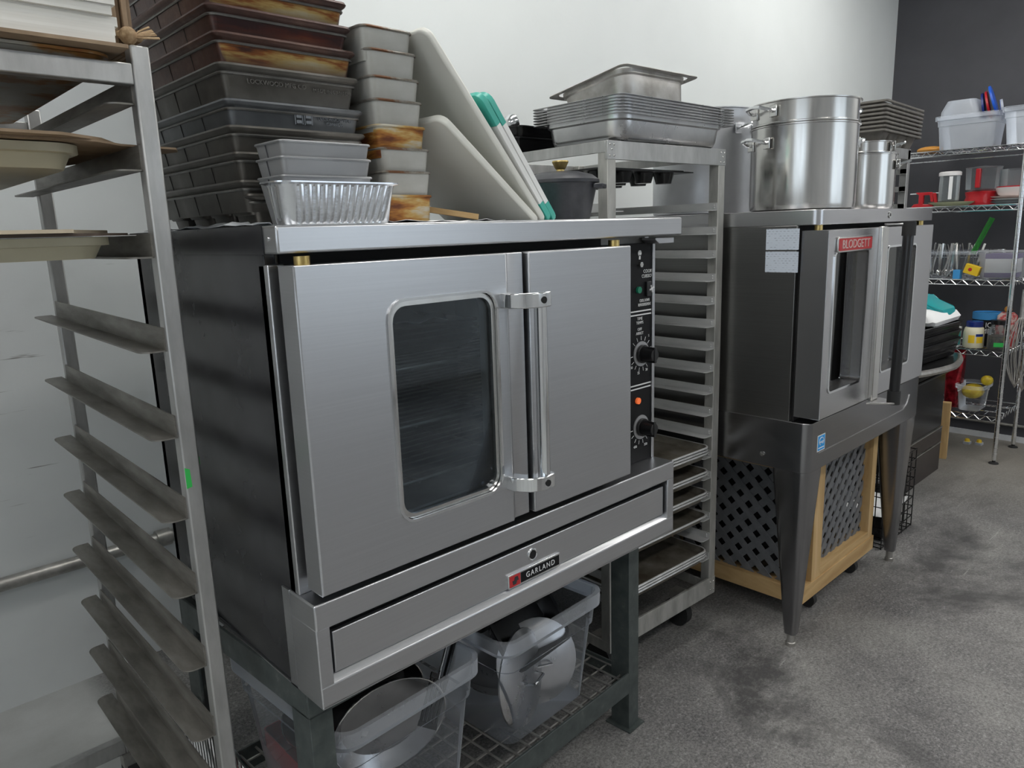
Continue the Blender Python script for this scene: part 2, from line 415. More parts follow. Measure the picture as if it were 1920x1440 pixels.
# ================================================================== the room
X_DARK, Y_BACK, Y_ALC, X_STEP = 4.75, 0.84, 1.465, 0.46
X_LEFT, Y_FRONT, Z_CEIL = -3.0, -4.6, 3.0
struct(B(X_LEFT - .1, X_DARK + .1, Y_FRONT - .1, Y_ALC + .1, -.1, 0).obj('floor', 'floor'))
struct(B(X_STEP, X_DARK + .1, Y_BACK, Y_BACK + .1, 0, Z_CEIL).obj('wall_back', 'wall_white'))
struct(B(X_STEP, X_STEP + .1, Y_BACK + .1, Y_ALC + .1, 0, Z_CEIL).obj('wall_step', 'wall_white'))
struct(B(X_LEFT, X_STEP, Y_ALC, Y_ALC + .1, 0, Z_CEIL).obj('wall_alcove', 'wall_scuffed'))
struct(B(X_DARK, X_DARK + .1, -.75, Y_BACK, 0, Z_CEIL).obj('wall_right', 'wall_dark'))
struct(B(X_DARK, X_DARK + .1, Y_FRONT, -.75, 0, Z_CEIL).obj('wall_right_far', 'room_far'))
struct(B(X_LEFT - .1, X_LEFT, Y_FRONT, Y_ALC + .1, 0, Z_CEIL).obj('wall_left', 'room_far'))
struct(B(X_LEFT - .1, X_DARK + .1, Y_FRONT - .1, Y_FRONT, 0, Z_CEIL).obj('wall_front', 'room_far'))
struct(B(X_LEFT - .1, X_DARK + .1, Y_FRONT - .1, Y_ALC + .1, Z_CEIL, Z_CEIL + .1).obj('ceiling', 'ceiling'))
struct(B(X_DARK - .012, X_DARK, Y_FRONT, Y_BACK, 0, .035).obj('baseboard_right', 'baseboard'))
for i, (lx, ly) in enumerate(LAMPS):
    o = thing('ceiling_light', 'flat white ceiling light panel, number %s from the alcove side, above the ovens and aisle' % ('first second third fourth fifth sixth seventh'.split()[i]), 'ceiling light', (lx, ly, Z_CEIL), group='ceiling light panels')
    fr = M().rl([(.62, .17, .01, -.03), (.62, .17, .01, 0)]); fr.obj('housing', 'ceiling', o)
    M().rl([(.60, .15, .005, -.034), (.60, .15, .005, -.031)]).obj('diffuser', 'lamp', o)

def window(name, wall, a0, a1, z0, z1):  # unseen glowing window, added for its light
    o = bpy.data.objects.new(name, None); COL.objects.link(o); struct(o)
    if wall == 'front':
        fb = lambda p, q, r_, s_, d: B(p, q, Y_FRONT, Y_FRONT + d, r_, s_)
    else:
        fb = lambda p, q, r_, s_, d: B(X_LEFT, X_LEFT + d, p, q, r_, s_)
    fb(a0, a1, z0, z1, .01).obj('pane', 'added_daylight', o)
    for (p, q, r_, s_) in ((a0 - .06, a0, z0 - .06, z1 + .06), (a1, a1 + .06, z0 - .06, z1 + .06), (a0, a1, z0 - .06, z0), (a0, a1, z1, z1 + .06), ((a0 + a1) / 2 - .025, (a0 + a1) / 2 + .025, z0, z1)):
        fb(p, q, r_, s_, .04).obj('added_window_frame', 'ceiling', o)
window('added_window_front', 'front', 1.7, 4.3, .9, 2.5)  # added for a cool reflection on the oven steel
window('added_window_left', 'left', -2.8, -0.5, 1.1, 2.4)  # added to brighten the alcove side

# steel pipe along the alcove wall, and the thin one on the dark wall
o = thing('wall_pipe', 'dull steel pipe running low along the scuffed white wall behind the left rack', 'pipe', (0, Y_ALC - .03, .41))
M().cyl((X_LEFT, 0, 0), (X_STEP, 0, 0), .021, n=14).obj('pipe', 'galvanised', o)
M().cyl((.18, 0, 0), (.225, 0, 0), .029, n=14).obj('coupling', 'galvanised', o)
o = M().cyl((X_DARK - .012, -2.5, .10), (X_DARK - .012, Y_BACK, .105), .009, n=8).obj('wall_cable', 'galvanised')
tag(o, 'thin grey cable running along the foot of the dark wall', 'cable')

# ================================================================== generic pieces
def tray(hx, hy, h, draft, rim, r, th=.0015, lip=.004):
    """open pan: drafted wall, corner radius, flat or rolled rim"""
    return M().rl([(hx - draft, hy - draft, max(.004, r - draft * .3), 0), (hx - draft * .85, hy - draft * .85, r, .004), (hx, hy, r, h - lip), (hx + rim, hy + rim, r + rim, h - lip), (hx + rim, hy + rim, r + rim, h),
                   (hx - th, hy - th, r, h), (hx - draft * .85 - th, hy - draft * .85 - th, r, .006), (hx - draft - th, hy - draft - th, max(.004, r - draft * .3), .004)])
def frame_panel(x0, x1, z0, z1, wx0, wx1, wz0, wz1, r, y0, y1, n=5):
    """panel in the xz plane with a round-cornered window cut through"""
    cx, cz = (wx0 + wx1) / 2, (wz0 + wz1) / 2
    inn = [(cx + a, cz + b) for a, b in rr((wx1 - wx0) / 2, (wz1 - wz0) / 2, r, n)]
    out = []
    for k, (ex, ez) in enumerate(((x1, z1), (x0, z1), (x0, z0), (x1, z0))):
        for i in range(n + 1):
            px, pz = inn[k * (n + 1) + i]
            t = i / n
            if k in (0, 2): q = (ex, pz + (ez - pz) * min(1, 2 * t)) if t < .5 else (px + (ex - px) * min(1, 2 * (1 - t)), ez)
            else: q = (px + (ex - px) * min(1, 2 * t), ez) if t < .5 else (ex, pz + (ez - pz) * min(1, 2 * (1 - t)))
            if abs(t - .5) < .11 : q = (ex, ez)
            out.append(q)
    m = M()
    m.loft([[(a, y0, b) for a, b in inn], [(a, y0, b) for a, b in out], [(a, y1, b) for a, b in out], [(a, y1, b) for a, b in inn], [(a, y0, b) for a, b in inn]], False, False)
    return m
def ring(wx0, wx1, wz0, wz1, r, w, y0, y1, n=5):
    cx, cz, hx, hz = (wx0 + wx1) / 2, (wz0 + wz1) / 2, (wx1 - wx0) / 2, (wz1 - wz0) / 2
    a = [(cx + p, cz + q) for p, q in rr(hx, hz, r, n)]; b = [(cx + p, cz + q) for p, q in rr(hx + w, hz + w, r + w, n)]
    return M().loft([[(p, y0, q) for p, q in a], [(p, y0, q) for p, q in b], [(p, y1, q) for p, q in b], [(p, y1, q) for p, q in a], [(p, y0, q) for p, q in a]], False, False)
def rpane(wx0, wx1, wz0, wz1, r, y0, y1, n=5):
    cx, cz = (wx0 + wx1) / 2, (wz0 + wz1) / 2
    a = [(cx + p, cz + q) for p, q in rr((wx1 - wx0) / 2, (wz1 - wz0) / 2, r, n)]
    return M().poly(a, 'y', y0, y1)
def wire_rack(x0, x1, y0, y1, z, n, r=.002, r2=.0035, along='x'):
    m = M().tube([(x0, y0, z), (x1, y0, z), (x1, y1, z), (x0, y1, z)], r2, 6, True)
    for i in range(1, n):
        t = i / n
        if along == 'x': m.cyl((x0, y0 + (y1 - y0) * t, z), (x1, y0 + (y1 - y0) * t, z), r, n=5)
        else: m.cyl((x0 + (x1 - x0) * t, y0, z), (x0 + (x1 - x0) * t, y1, z), r, n=5)
    for t in (.33, .67):
        if along == 'x': m.cyl((x0 + (x1 - x0) * t, y0, z - r2), (x0 + (x1 - x0) * t, y1, z - r2), r2, n=5)
        else: m.cyl((x0, y0 + (y1 - y0) * t, z - r2), (x1, y0 + (y1 - y0) * t, z - r2), r2, n=5)
    return m

# ================================================================== the big oven in front (origin: its front left bottom corner)
OV = thing('convection_oven', 'large stainless convection oven with black side, window door and dials in front', 'oven', (-.033, -.065, .617))
def ox(x): return x + .033
def oy(y): return y + .065
def oz(z): return z - .617
def OB(x0, x1, y0, y1, z0, z1): return B(ox(x0), ox(x1), oy(y0), oy(y1), oz(z0), oz(z1))
BX0, BX1, BY0, BY1 = -.030, .968, -.002, .575
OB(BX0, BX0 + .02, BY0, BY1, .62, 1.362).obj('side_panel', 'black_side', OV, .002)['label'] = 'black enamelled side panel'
OB(BX1 - .02, BX1, BY0 + .012, BY1, .62, 1.362).obj('side_panel', 'steel_v', OV, .002)
OB(BX0, BX1, BY1 - .02, BY1, .62, 1.362).obj('back_panel', 'steel_v', OV)
OB(BX0 + .02, BX1 - .02, BY0 + .02, BY1 - .02, .78, .80).obj('oven_floor', 'oven_inside', OV)
OB(BX0 + .02, BX1 - .02, BY0 + .01, BY1 - .02, 1.335, 1.362).obj('oven_roof', 'oven_inside', OV)
OB(.77, .785, BY0 + .02, BY1 - .02, .80, 1.335).obj('oven_wall', 'oven_inside', OV)
OB(BX0 + .02, BX0 + .03, BY0 + .02, BY1 - .02, .80, 1.335).obj('oven_wall', 'oven_inside', OV)
OB(BX0 + .03, .77, BY1 - .05, BY1 - .03, .80, 1.335).obj('oven_wall', 'oven_inside', OV)
# front trim posts beside the doors
OB(BX0, BX0 + .028, BY0 - .010, BY0 + .02, .803, 1.345).obj('door_post', 'steel_v', OV, .002)
OB(BX0 + .028, .775, BY0 + .004, BY0 + .014, 1.315, 1.362).obj('door_header', 'void', OV)
for z in (.92, 1.03, 1.14):
    wr = wire_rack(ox(.02), ox(.74), oy(.03), oy(.50), oz(z), 14); wr.obj('oven_rack', 'galvanised', OV)
# base with a sunk drawer front
OB(-.033, .976, -.065, .50, .617, .62).obj('base_bottom', 'steel', OV)
bs = M()
bs.box(ox(-.033), ox(.976), oy(-.065), oy(.02), oz(.757), oz(.803))
bs.obj('base_top_rail', 'steel', OV, .003)
M().poly([(oy(-.065), oz(.617)), (oy(.0), oz(.617)), (oy(.0), oz(.668)), (oy(-.052), oz(.666)), (oy(-.065), oz(.655))], 'x', ox(-.033), ox(.976)).obj('base_bottom_rail', 'steel', OV, .002)
OB(-.0332, -.008, -.0645, .02, .618, .760).obj('base_end', 'steel_v', OV, .002)
OB(.950, .9762, -.0645, .02, .618, .760).obj('base_end', 'steel_v', OV, .002)
OB(-.033, -.030, .02, .045, .617, .803).obj('base_return', 'steel_v', OV)
dr = OB(.000, .943, -.056, -.045, .667, .742).obj('drawer_front', 'steel', OV, .002)
OB(-.008, .950, -.042, -.030, .645, .760).obj('drawer_recess', 'void', OV)
M().tube([(ox(.472) + .0115 * math.cos(t), oy(-.0570), oz(.719) + .0115 * math.sin(t)) for t in [2 * math.pi * i / 20 for i in range(20)]], .0022, 6, True).obj('hole_ring', 'chrome', dr)
M().cyl((ox(.472), oy(-.0566), oz(.719)), (ox(.472), oy(-.0558), oz(.719)), .011, n=20).obj('hole', 'void', dr)
bd = OB(.398, .552, -.060, -.056, .667, .697).obj('name_plate', 'chrome', OV, .001)
OB(.433, .549, -.0606, -.060, .671, .693).obj('plate_field', 'black_panel', bd)
OB(.401, .431, -.0608, -.060, .670, .694).obj('plate_emblem_field', 'red_badge', bd)
M().poly([(ox(a), oz(b)) for a, b in ((.410, .674), (.418, .674), (.421, .681), (.426, .681), (.423, .690), (.415, .690), (.413, .683), (.408, .683))], 'y', oy(-.0614), oy(-.0608)).obj('emblem', 'dark_print', bd)
text('plate_lettering', 'GARLAND', .017, (ox(.491), oy(-.0608), oz(.682)), FRONT, 'white_print', bd, sx=.92, sp=1.3)
# hood
hd = OB(-.033, 1.010, -.056, .585, 1.361, 1.403)
hd.obj('top_hood', 'steel', OV, .004)
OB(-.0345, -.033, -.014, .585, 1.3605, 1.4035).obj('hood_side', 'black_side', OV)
M().cyl((ox(-.0348), oy(-.030), oz(1.383)), (ox(-.033), oy(-.030), oz(1.383)), .0035, n=10).obj('rivet', 'chrome', OV)
M().poly([(ox(.925), oz(1.352)), (ox(.94), oz(1.343)), (ox(1.0), oz(1.343)), (ox(1.0), oz(1.356)), (ox(.925), oz(1.357))], 'y', oy(-.04), oy(.0)).obj('hood_bracket', 'steel_v', OV, .001)
for x in (.006, .752):
    M().cyl((ox(x), oy(-.053), oz(1.342)), (ox(x), oy(-.053), oz(1.357)), .0125, n=14).obj('hinge_pin', 'brass', OV)
# left door with window
DL = frame_panel(ox(-.023), ox(.402), oz(.821), oz(1.344), ox(.137), ox(.372), oz(.897), oz(1.277), .032, oy(-.079), oy(-.030)).obj('left_door', 'steel_v', OV, .0025)
DL['label'] = 'left oven door with a round-cornered window'
dz0, dz1 = oz(.821), oz(1.344)
M().poly([(ox(.402), oy(-.079)), (ox(.414), oy(-.069)), (ox(.455), oy(-.069)), (ox(.455), oy(-.030)), (ox(.402), oy(-.030))], 'z', dz0, dz1).obj('door_edge_strip', 'steel_v', DL, .002)
ring(ox(.1375), ox(.3715), oz(.8975), oz(1.2765), .032, .005, oy(-.0825), oy(-.078)).obj('window_trim', 'chrome', DL)
ring(ox(.146), ox(.363), oz(.906), oz(1.268), .026, .0085, oy(-.076), oy(-.070)).obj('window_gasket', 'steel_bright', DL)
rpane(ox(.140), ox(.369), oz(.900), oz(1.274), .030, oy(-.070), oy(-.066)).obj('window_glass', 'oven_glass', DL)
# handle: two curved brackets and a bar
def arm(z):
    return M().poly([(ox(.385), oy(-.078)), (ox(.385), oy(-.100)), (ox(.402), oy(-.127)), (ox(.432), oy(-.141)), (ox(.461), oy(-.137)), (ox(.466), oy(-.124)), (ox(.455), oy(-.112)), (ox(.428), oy(-.112)), (ox(.414), oy(-.098)), (ox(.410), oy(-.078))], 'z', oz(z - .014), oz(z + .014))
HN = arm(1.258).obj('handle_bracket', 'chrome', DL, .002)
arm(.905).obj('handle_bracket', 'chrome', DL, .002)
M().poly([(ox(.444) + .011 * math.cos(t), oy(-.124) + .013 * math.sin(t)) for t in [2 * math.pi * i / 14 for i in range(14)]], 'z', oz(.915), oz(1.248)).obj('handle_bar', 'chrome', DL)
for z in (1.258, .905):
    M().cyl((ox(.437), oy(-.1425), oz(z)), (ox(.437), oy(-.139), oz(z)), .0065, n=12).obj('screw_hole', 'void', DL)
# right door
DR = OB(.462, .780, -.079, -.030, .821, 1.344).obj('right_door', 'steel_v', OV, .003)
# control panel
CP = OB(.776, .962, -.002, .012, .803, 1.345).obj('control_panel', 'black_panel', OV, .001)
OB(.962, .972, -.006, .012, .803, 1.345).obj('panel_edge', 'steel_v', OV, .001)
PY = oy(-.0025)
def dial(z, n0, n1):
    M().cyl((ox(.921), oy(-.002), oz(z)), (ox(.921), oy(-.004), oz(z)), .031, n=28).obj('dial_ring', 'dial_grey', CP)
    k = M().cyl((ox(.921), oy(-.004), oz(z)), (ox(.921), oy(-.012), oz(z)), .023, n=24)
    k.cyl((ox(.921), oy(-.012), oz(z)), (ox(.921), oy(-.044), oz(z)), .019, .015, n=14)
    k.box(ox(.917), ox(.925), oy(-.046), oy(-.012), oz(z - .019), oz(z + .019))
    k.obj('knob', 'black_plastic', CP, .001)
    t = M()
    for i in range(n0, n1):
        a = R(i * 24)
        c, s = math.sin(a), math.cos(a)
        p = Vector((ox(.921) + .034 * c, PY, oz(z) + .034 * s)); q = Vector((ox(.921) + .044 * c, PY, oz(z) + .044 * s))
        t.cyl(p, q, .0009, n=4)
    t.obj('dial_marks', 'white_print', CP)
dial(1.078, -2, 12); dial(.892, 4, 12)
for i, s_ in enumerate(('5', '10', '15', '20', '25', '30')):
    a = R(24 * (i + 1) * 1.6)
    text('dial_number', s_, .009, (ox(.921) + .050 * math.sin(a), PY, oz(1.080) + .050 * math.cos(a)), FRONT, 'white_print', CP)
for i, s_ in enumerate(('250', '350', '450')):
    a = R(110 + 48 * i)
    text('dial_number', s_, .009, (ox(.921) + .053 * math.sin(a), PY, oz(.892) + .053 * math.cos(a)), FRONT, 'white_print', CP)
text('panel_print', 'OFF\nARRET', .010, (ox(.915), PY, oz(1.134)), FRONT, 'white_print', CP)
text('panel_print', 'TIME\nTEMPS', .010, (ox(.915), PY, oz(1.160)), FRONT, 'white_print', CP)
text('panel_print', 'COOK\nCUISSON', .0115, (ox(.946), PY, oz(1.272)), FRONT, 'white_print', CP)
text('panel_print', 'COOL DOWN\nREFROIDISSEMENT', .0100, (ox(.934), PY, oz(1.203)), FRONT, 'white_print', CP, sx=.62)
for z in (1.1835, 1.1745, 1.001, .992):
    OB(.778, .961, -.0028, -.002, z - .0016, z + .0016).obj('panel_line', 'white_print', CP)
M().cyl((ox(.908), oy(-.001), oz(1.235)), (ox(.908), oy(-.008), oz(1.235)), .008, n=14).obj('green_light', 'led_green', CP)
M().cyl((ox(.906), oy(-.001), oz(.962)), (ox(.906), oy(-.008), oz(.962)), .008, n=14).obj('orange_light', 'led_orange', CP)
M().cyl((ox(.914), oy(-.001), oz(1.295)), (ox(.914), oy(-.009), oz(1.295)), .007, n=6).obj('toggle', 'steel_bright', CP)
m = M().cyl((ox(.914), oy(-.002), oz(1.322)), (ox(.914), oy(-.0028), oz(1.322)), .007, n=14); m.box(ox(.911), ox(.917), oy(-.0028), oy(-.002), oz(1.307), oz(1.318)); m.obj('lamp_symbol', 'white_print', CP)
OB(.937, .956, -.008, -.002, 1.217, 1.253).obj('rocker_switch', 'black_plastic', CP, .001)
m = M()
for i in range(4):
    a = R(90 * i + 20); m.cyl((ox(.954) + .001 * math.cos(a), oy(-.0088), oz(1.235) + .001 * math.sin(a)), (ox(.954) + .009 * math.cos(a), oy(-.0088), oz(1.235) + .009 * math.sin(a)), .0022, n=5)
m.obj('fan_symbol', 'white_print', CP)

# things seen faintly through the window
for i in range(4):
    o = tray(.20, .15, .02, .012, .008, .02).obj('dark_baking_tray', 'nonstick')
    put(o, (.30, .27, 1.147 + i * .012))
    tag(o, 'dark baking tray inside the window oven, %s of its stack' % ('lowest', 'second from below', 'second from top', 'topmost')[i], 'tray', 'trays inside the oven')
o = M()
pts = []
for j in range(9):
    for i in range(9):
        pts.append((-.15 + .3 * i / 8, -.11 + .22 * j / 8, .012 + .02 * random.random()))
o.add(pts, [(j * 9 + i, j * 9 + i + 1, j * 9 + i + 10, j * 9 + i + 9) for j in range(8) for i in range(8)])
o = o.obj('baking_paper', 'paper_white')
sd = o.modifiers.new('thick', 'SOLIDIFY'); sd.thickness = .002
put(o, (.30, .27, 1.190)); tag(o, 'crumpled white baking paper on the trays inside the window oven', 'paper')

# ================================================================== stand under it
ST = thing('oven_stand', 'grey-green painted steel stand with wire shelf under the window oven', 'stand', (-.028, .0, 0), R(2.6))
SW, SD, SH = 1.008, .53, .6165
L_ = .046
for (x, y, sx, sy) in ((0, 0, 1, 1), (SW, 0, -1, 1), (0, SD, 1, -1), (SW, SD, -1, -1)):
    lg = M().poly([(x, y), (x + sx * L_, y), (x + sx * L_, y + sy * .006), (x + sx * .006, y + sy * .006), (x + sx * .006, y + sy * L_ * 1.3), (x, y + sy * L_ * 1.3)], 'z', .004, SH - .05)
    if x: lg = M().box(min(x, x + sx * L_), max(x, x + sx * L_), min(y, y + sy * L_ * 1.3), max(y, y + sy * L_ * 1.3), .004, SH - .05)
    lg.obj('leg', 'stand_paint', ST, .001)
    B(x - .012 if sx > 0 else x - L_ - .012, x + L_ + .012 if sx > 0 else x + .012, y - .012 if sy > 0 else y - L_ * 1.3 - .012, y + L_ * 1.3 + .012 if sy > 0 else y + .012, 0, .004).obj('foot_plate', 'stand_paint', ST)
B(0, SW, 0, .006, SH - .055, SH).obj('top_rail', 'stand_paint', ST, .001)
B(0, SW, SD - .006, SD, SH - .055, SH).obj('top_rail', 'stand_paint', ST, .001)
B(0, .006, .006, SD - .006, SH - .055, SH).obj('top_rail', 'stand_paint', ST, .001)
B(SW - .006, SW, .006, SD - .006, SH - .055, SH).obj('top_rail', 'stand_paint', ST, .001)
ZS = .165
B(L_, SW - L_, 0, .006, ZS - .05, ZS + .012).obj('shelf_rail', 'stand_paint', ST, .001)
B(L_, SW - L_, SD - .006, SD, ZS - .05, ZS + .012).obj('shelf_rail', 'stand_paint', ST, .001)
B(0, .006, L_, SD - L_, ZS - .05, ZS + .012).obj('shelf_rail', 'stand_paint', ST, .001)
B(SW - .03, SW - .024, .02, SD - .02, ZS - .03, ZS + .012).obj('shelf_rail', 'stand_paint', ST, .001)
sh = M()
for i in range(25): sh.cyl((.01 + (SW - .04) * i / 24, .006, ZS), (.01 + (SW - .04) * i / 24, SD - .006, ZS), .0032, n=5)
for i in range(9): sh.cyl((.006, .03 + .47 * i / 8, ZS - .006), (SW - .026, .03 + .47 * i / 8, ZS - .006), .0032, n=5)
sh.obj('wire_shelf', 'galvanised', ST)

# ================================================================== left sheet-pan rack
RK = thing('sheet_pan_rack', 'tall welded aluminium sheet pan rack with empty angle rails at the left edge', 'rack', (-.660, .131, 0))
RW, RD, RH = .548, .70, 1.668
PW = .027
for (x, y) in ((0, 0), (RW - PW, 0), (0, RD - PW), (RW - PW, RD - PW)):
    B(x, x + PW, y, y + PW, .12, RH).obj('post', 'aluminium', RK, .003)
B(PW, RW - PW, .0, .022, 1.612, 1.642).obj('top_bar', 'aluminium', RK, .002)
B(PW, RW - PW, RD - .022, RD, 1.612, 1.642).obj('top_bar', 'aluminium', RK, .002)
B(PW, RW - PW, .0, .025, .12, .16).obj('bottom_bar', 'aluminium', RK, .002)
B(PW, RW - PW, RD - .025, RD, .12, .16).obj('bottom_bar', 'aluminium', RK, .002)
ZR = [1.585, 1.490, 1.360, 1.213, 1.070, .930, .795, .658, .521, .388, .250]
def angle_rail(side):
    s = 1 if side > 0 else -1
    n = 5
    pts = [(0, .010)]
    for i in range(n + 1):
        t = math.pi / 2 * i / n
        pts.append((-.018 - .020 * math.sin(t), .010 + .020 * (1 - math.cos(t))))
    for i in range(n + 1):
        t = math.pi / 2 * i / n
        pts.append((-.018 - .020 * math.cos(t), RD - .020 + .020 * math.sin(t) + .030))
    pts.append((0, RD + .030))
    m = M()
    m.poly([(s * a, b) for a, b in pts], 'z', 0, .0025)
    m.box(min(0, -s * .0025), max(0, -s * .0025), .010, RD - PW, 0, .038)
    return m
railR = angle_rail(1).mesh('rail', 'rail_alu'); railL = angle_rail(-1).mesh('rail', 'rail_alu')
for z in ZR:
    for me, x in ((railR, RW - PW), (railL, PW)):
        o = bpy.data.objects.new('rail', me); COL.objects.link(o); o.parent = RK; o.location = (x, 0, z); o.rotation_euler = (R(1.1) if z < 1.3 else 0, 0, 0)
for x in (.02, RW - .02):
    for y in (.02, RD - .02):
        M().cyl((x - .012, y, .048), (x + .012, y, .048), .048, n=18).obj('caster', 'rubber', RK)
        B(x - .018, x + .018, y - .018, y + .018, .085, .12).obj('caster_fork', 'galvanised', RK)
# strips of green tape on the post
for (z, y0) in ((.985, -.0006),):
    M().add([(RW - PW + .001, y0, z), (RW - PW + .010, y0, z + .002), (RW - PW + .009, y0, z + .032), (RW - PW + .001, y0, z + .036)], [(0, 1, 2, 3)]).obj('tape', 'green_tape', RK)
M().add([(RW + .0006, .002, 1.02), (RW + .0006, .016, 1.022), (RW + .0006, .016, 1.032), (RW + .0006, .002, 1.034)], [(0, 1, 2, 3)]).obj('tape', 'green_tape', RK)

# load of the left rack
def sheet_pan(name, label, mat_, loc, rz=0, hx=.225, hy=.32, group=None):
    o = tray(hx, hy, .025, .012, .006, .03).obj(name, mat_); put(o, loc, (0, 0, rz)); return tag(o, label, 'tray', group)
sheet_pan('sheet_pan', 'rust-stained sheet pan under the paper stack on top of the left rack', 'rust_tin', (-.386, .460, 1.6165 + .012), hx=.220)
o = M().rl([(.222, .31, .004, 0), (.222, .31, .004, .005)]).obj('cardboard_sheet', 'cardboard'); put(o, (-.372, .410, 1.655)); tag(o, 'brown cardboard sheet right under the white paper stack', 'cardboard')
for i in range(6):
    hx = .212 - random.random() * .006
    n = 14
    top = []
    o = M().rl([(hx, .30, .003, 0), (hx, .30, .003, .0125)]).obj('paper_ream', 'paper')
    put(o, (-.368 + random.uniform(-.004, .004), .410 + random.uniform(-.006, .006), 1.6602 + i * .0127), (0, 0, random.uniform(-.012, .012)))
    tag(o, 'cream white paper pad on the left rack, %s of its pile' % ('lowest', 'second from below', 'third from below', 'third from top', 'second from top', 'topmost')[i], 'paper', 'paper pads on the left rack')
KB = thing('kraft_bundle', 'kraft paper bundle tied with frayed rope at the top of the left rack', 'bundle', (-.136, .215, 1.6605))
for i in range(4): B(-.012 + i * .008, -.005 + i * .008, -.05 + .01 * (i % 2), .20 - .02 * (i % 3), 0, .115 - .01 * (i % 2)).obj('kraft_sheet', 'cardboard', KB, .001)
M().tube([(-.018, -.03, .03), (.0, -.056, .026), (.03, -.03, .03), (.032, .10, .034), (.0, .205, .03), (-.018, .10, .03)], .006, 7, True).obj('rope_loop', 'rope', KB)
M().sphere((.004, -.062, .024), .013, 10, 7).obj('rope_knot', 'rope', KB)
m = M()
for i in range(12):
    a = random.uniform(-.9, .9); m.tube([(.008, -.064, .022), (.02, -.072 + .01 * a, .026 + .008 * a), (.036, -.078 + .022 * a, .030 + .014 * a)], .0012, 4)
m.obj('rope_fray', 'rope', KB)
# second level: cardboard and cream tray
def sheet(name, label, mat_, pts, z, th, cat='cardboard'):
    o = M().poly(pts, 'z', 0, th).obj(name, mat_); put(o, (0, 0, z)); return tag(o, label, cat)
def cream_tray(label, loc, hx, h):
    o = M().rl([(hx - .015, .27, .04, 0), (hx - .006, .28, .045, h * .6), (hx + .004, .29, .05, h - .012), (hx + .004, .29, .05, h), (hx - .006, .28, .045, h), (hx - .016, .27, .04, h * .5), (hx - .022, .262, .04, .004)], 5).obj('cream_tray', 'cream_plastic')
    put(o, loc); return tag(o, label, 'tray')
cream_tray('cream plastic tray under the upper cardboard on the left rack', (-.42, .44, 1.4930), .205, .034)
sheet('cardboard_sheet', 'large brown cardboard sheet poking out past the rack post', 'cardboard', [(-.60, .13), (-.20, .135), (-.155, .172), (-.070, .185), (-.055, .22), (-.19, .66), (-.60, .70)], 1.5290, .003)
sheet('cardboard_sheet', 'dark brown cardboard flap above the cream tray on the left rack', 'cardboard', [(-.60, .10), (-.25, .105), (-.19, .145), (-.155, .20), (-.22, .60), (-.60, .62)], 1.5322, .004)
sheet('cardboard_sheet', 'thin dark sheet topping the upper cardboard on the left rack', 'cardboard_dark', [(-.60, .16), (-.26, .20), (-.20, .30), (-.24, .70), (-.60, .70)], 1.5365, .004)
cream_tray('cream plastic tray under the lower cardboard on the left rack', (-.405, .44, 1.3628), .215, .032)
sheet('cardboard_sheet', 'dark cardboard sheet under the pale folder on the left rack', 'cardboard_dark', [(-.60, .11), (-.24, .11), (-.155, .20), (-.16, .60), (-.60, .66)], 1.396, .004)
sheet('cardboard_sheet', 'pale buff cardboard folder lowest loaded level of the left rack', 'cardboard_pale', [(-.60, .08), (-.30, .085), (-.255, .10), (-.25, .13), (-.17, .25), (-.18, .60), (-.60, .62)], 1.4005, .005)
sheet('white_card', 'thin white card poking out under the buff folder', 'paper_white', [(-.40, .12), (-.20, .125), (-.155, .16), (-.165, .30), (-.40, .30)], 1.3952, .0006, 'card')

ORD = ['lowest', 'second from below', 'third from below', 'fourth from below', 'fifth from below', 'sixth from below', 'seventh from below', 'eighth from below', 'ninth from below', 'tenth from below']
TOP = 1.4032                      # top of the window oven

# ================================================================== strapped bread pans, stack of ten
def strap_set(z_lo=.004):
    """four loaf cups held in one strap frame; local origin at the near left bottom corner of the lowest rim"""
    W_, D_ = .262, .435
    hx, hy = W_ / 2, D_ / 2
    fr = M()
    fr.rl([(hx - .014, hy - .014, .010, z_lo), (hx - .0065, hy - .0065, .012, .044), (hx - .003, hy - .003, .013, .047), (hx - .0005, hy - .0005, .013, .049), (hx + .001, hy + .001, .013, .0525), (hx - .0005, hy - .0005, .013, .056), (hx - .007, hy - .007, .012, .056),
           (hx - .016, hy - .016, .010, z_lo + .002), (hx - .014, hy - .014, .010, z_lo)], 3, False, False)
    n = 26
    b = M()
    for i in range(5):                                    # pressed bead under the rim
        pass
    b.tube([(x, y, .0415) for x, y in rr(hx - .0055, hy - .0055, .013, 3)], .0024, 6, True)
    jn = M()
    for k in (1, 2, 3):                                   # joints between the cups on the long sides
        y = -hy + .018 + (D_ - .036) / 4 * k
        for sx in (-1, 1): jn.cyl((sx * (hx - .0140), y, z_lo + .002), (sx * (hx - .0067), y, .042), .0011, n=5)
    cups = []
    cw = (D_ - .036) / 4
    for k in range(4):
        cy = -hy + .018 + cw * (k + .5)
        c = M().rl([(hx - .028, cw / 2 - .013, .010, .0), (hx - .026, cw / 2 - .011, .012, .003), (hx - .0165, cw / 2 - .003, .010, .050), (hx - .018, cw / 2 - .0045, .010, .050), (hx - .028, cw / 2 - .013, .010, .004)], 3)
        c.xf(Matrix.Translation((0, cy, 0)))
        cups.append(c)
    return fr, b, cups, jn
RIMZ = [1.444, 1.481, 1.526, 1.568, 1.609, 1.664, 1.710, 1.750, 1.790, 1.830]
NX = [.022, .010, .006, .002, .0, -.004, -.008, -.013, -.018, -.022]
MATS = ['pan_dark', 'pan_dark', 'pan_dark', 'pan_dark', 'pan_blue', 'pan_dark', 'pan_gold', 'pan_brown', 'pan_gold', 'pan_brown']
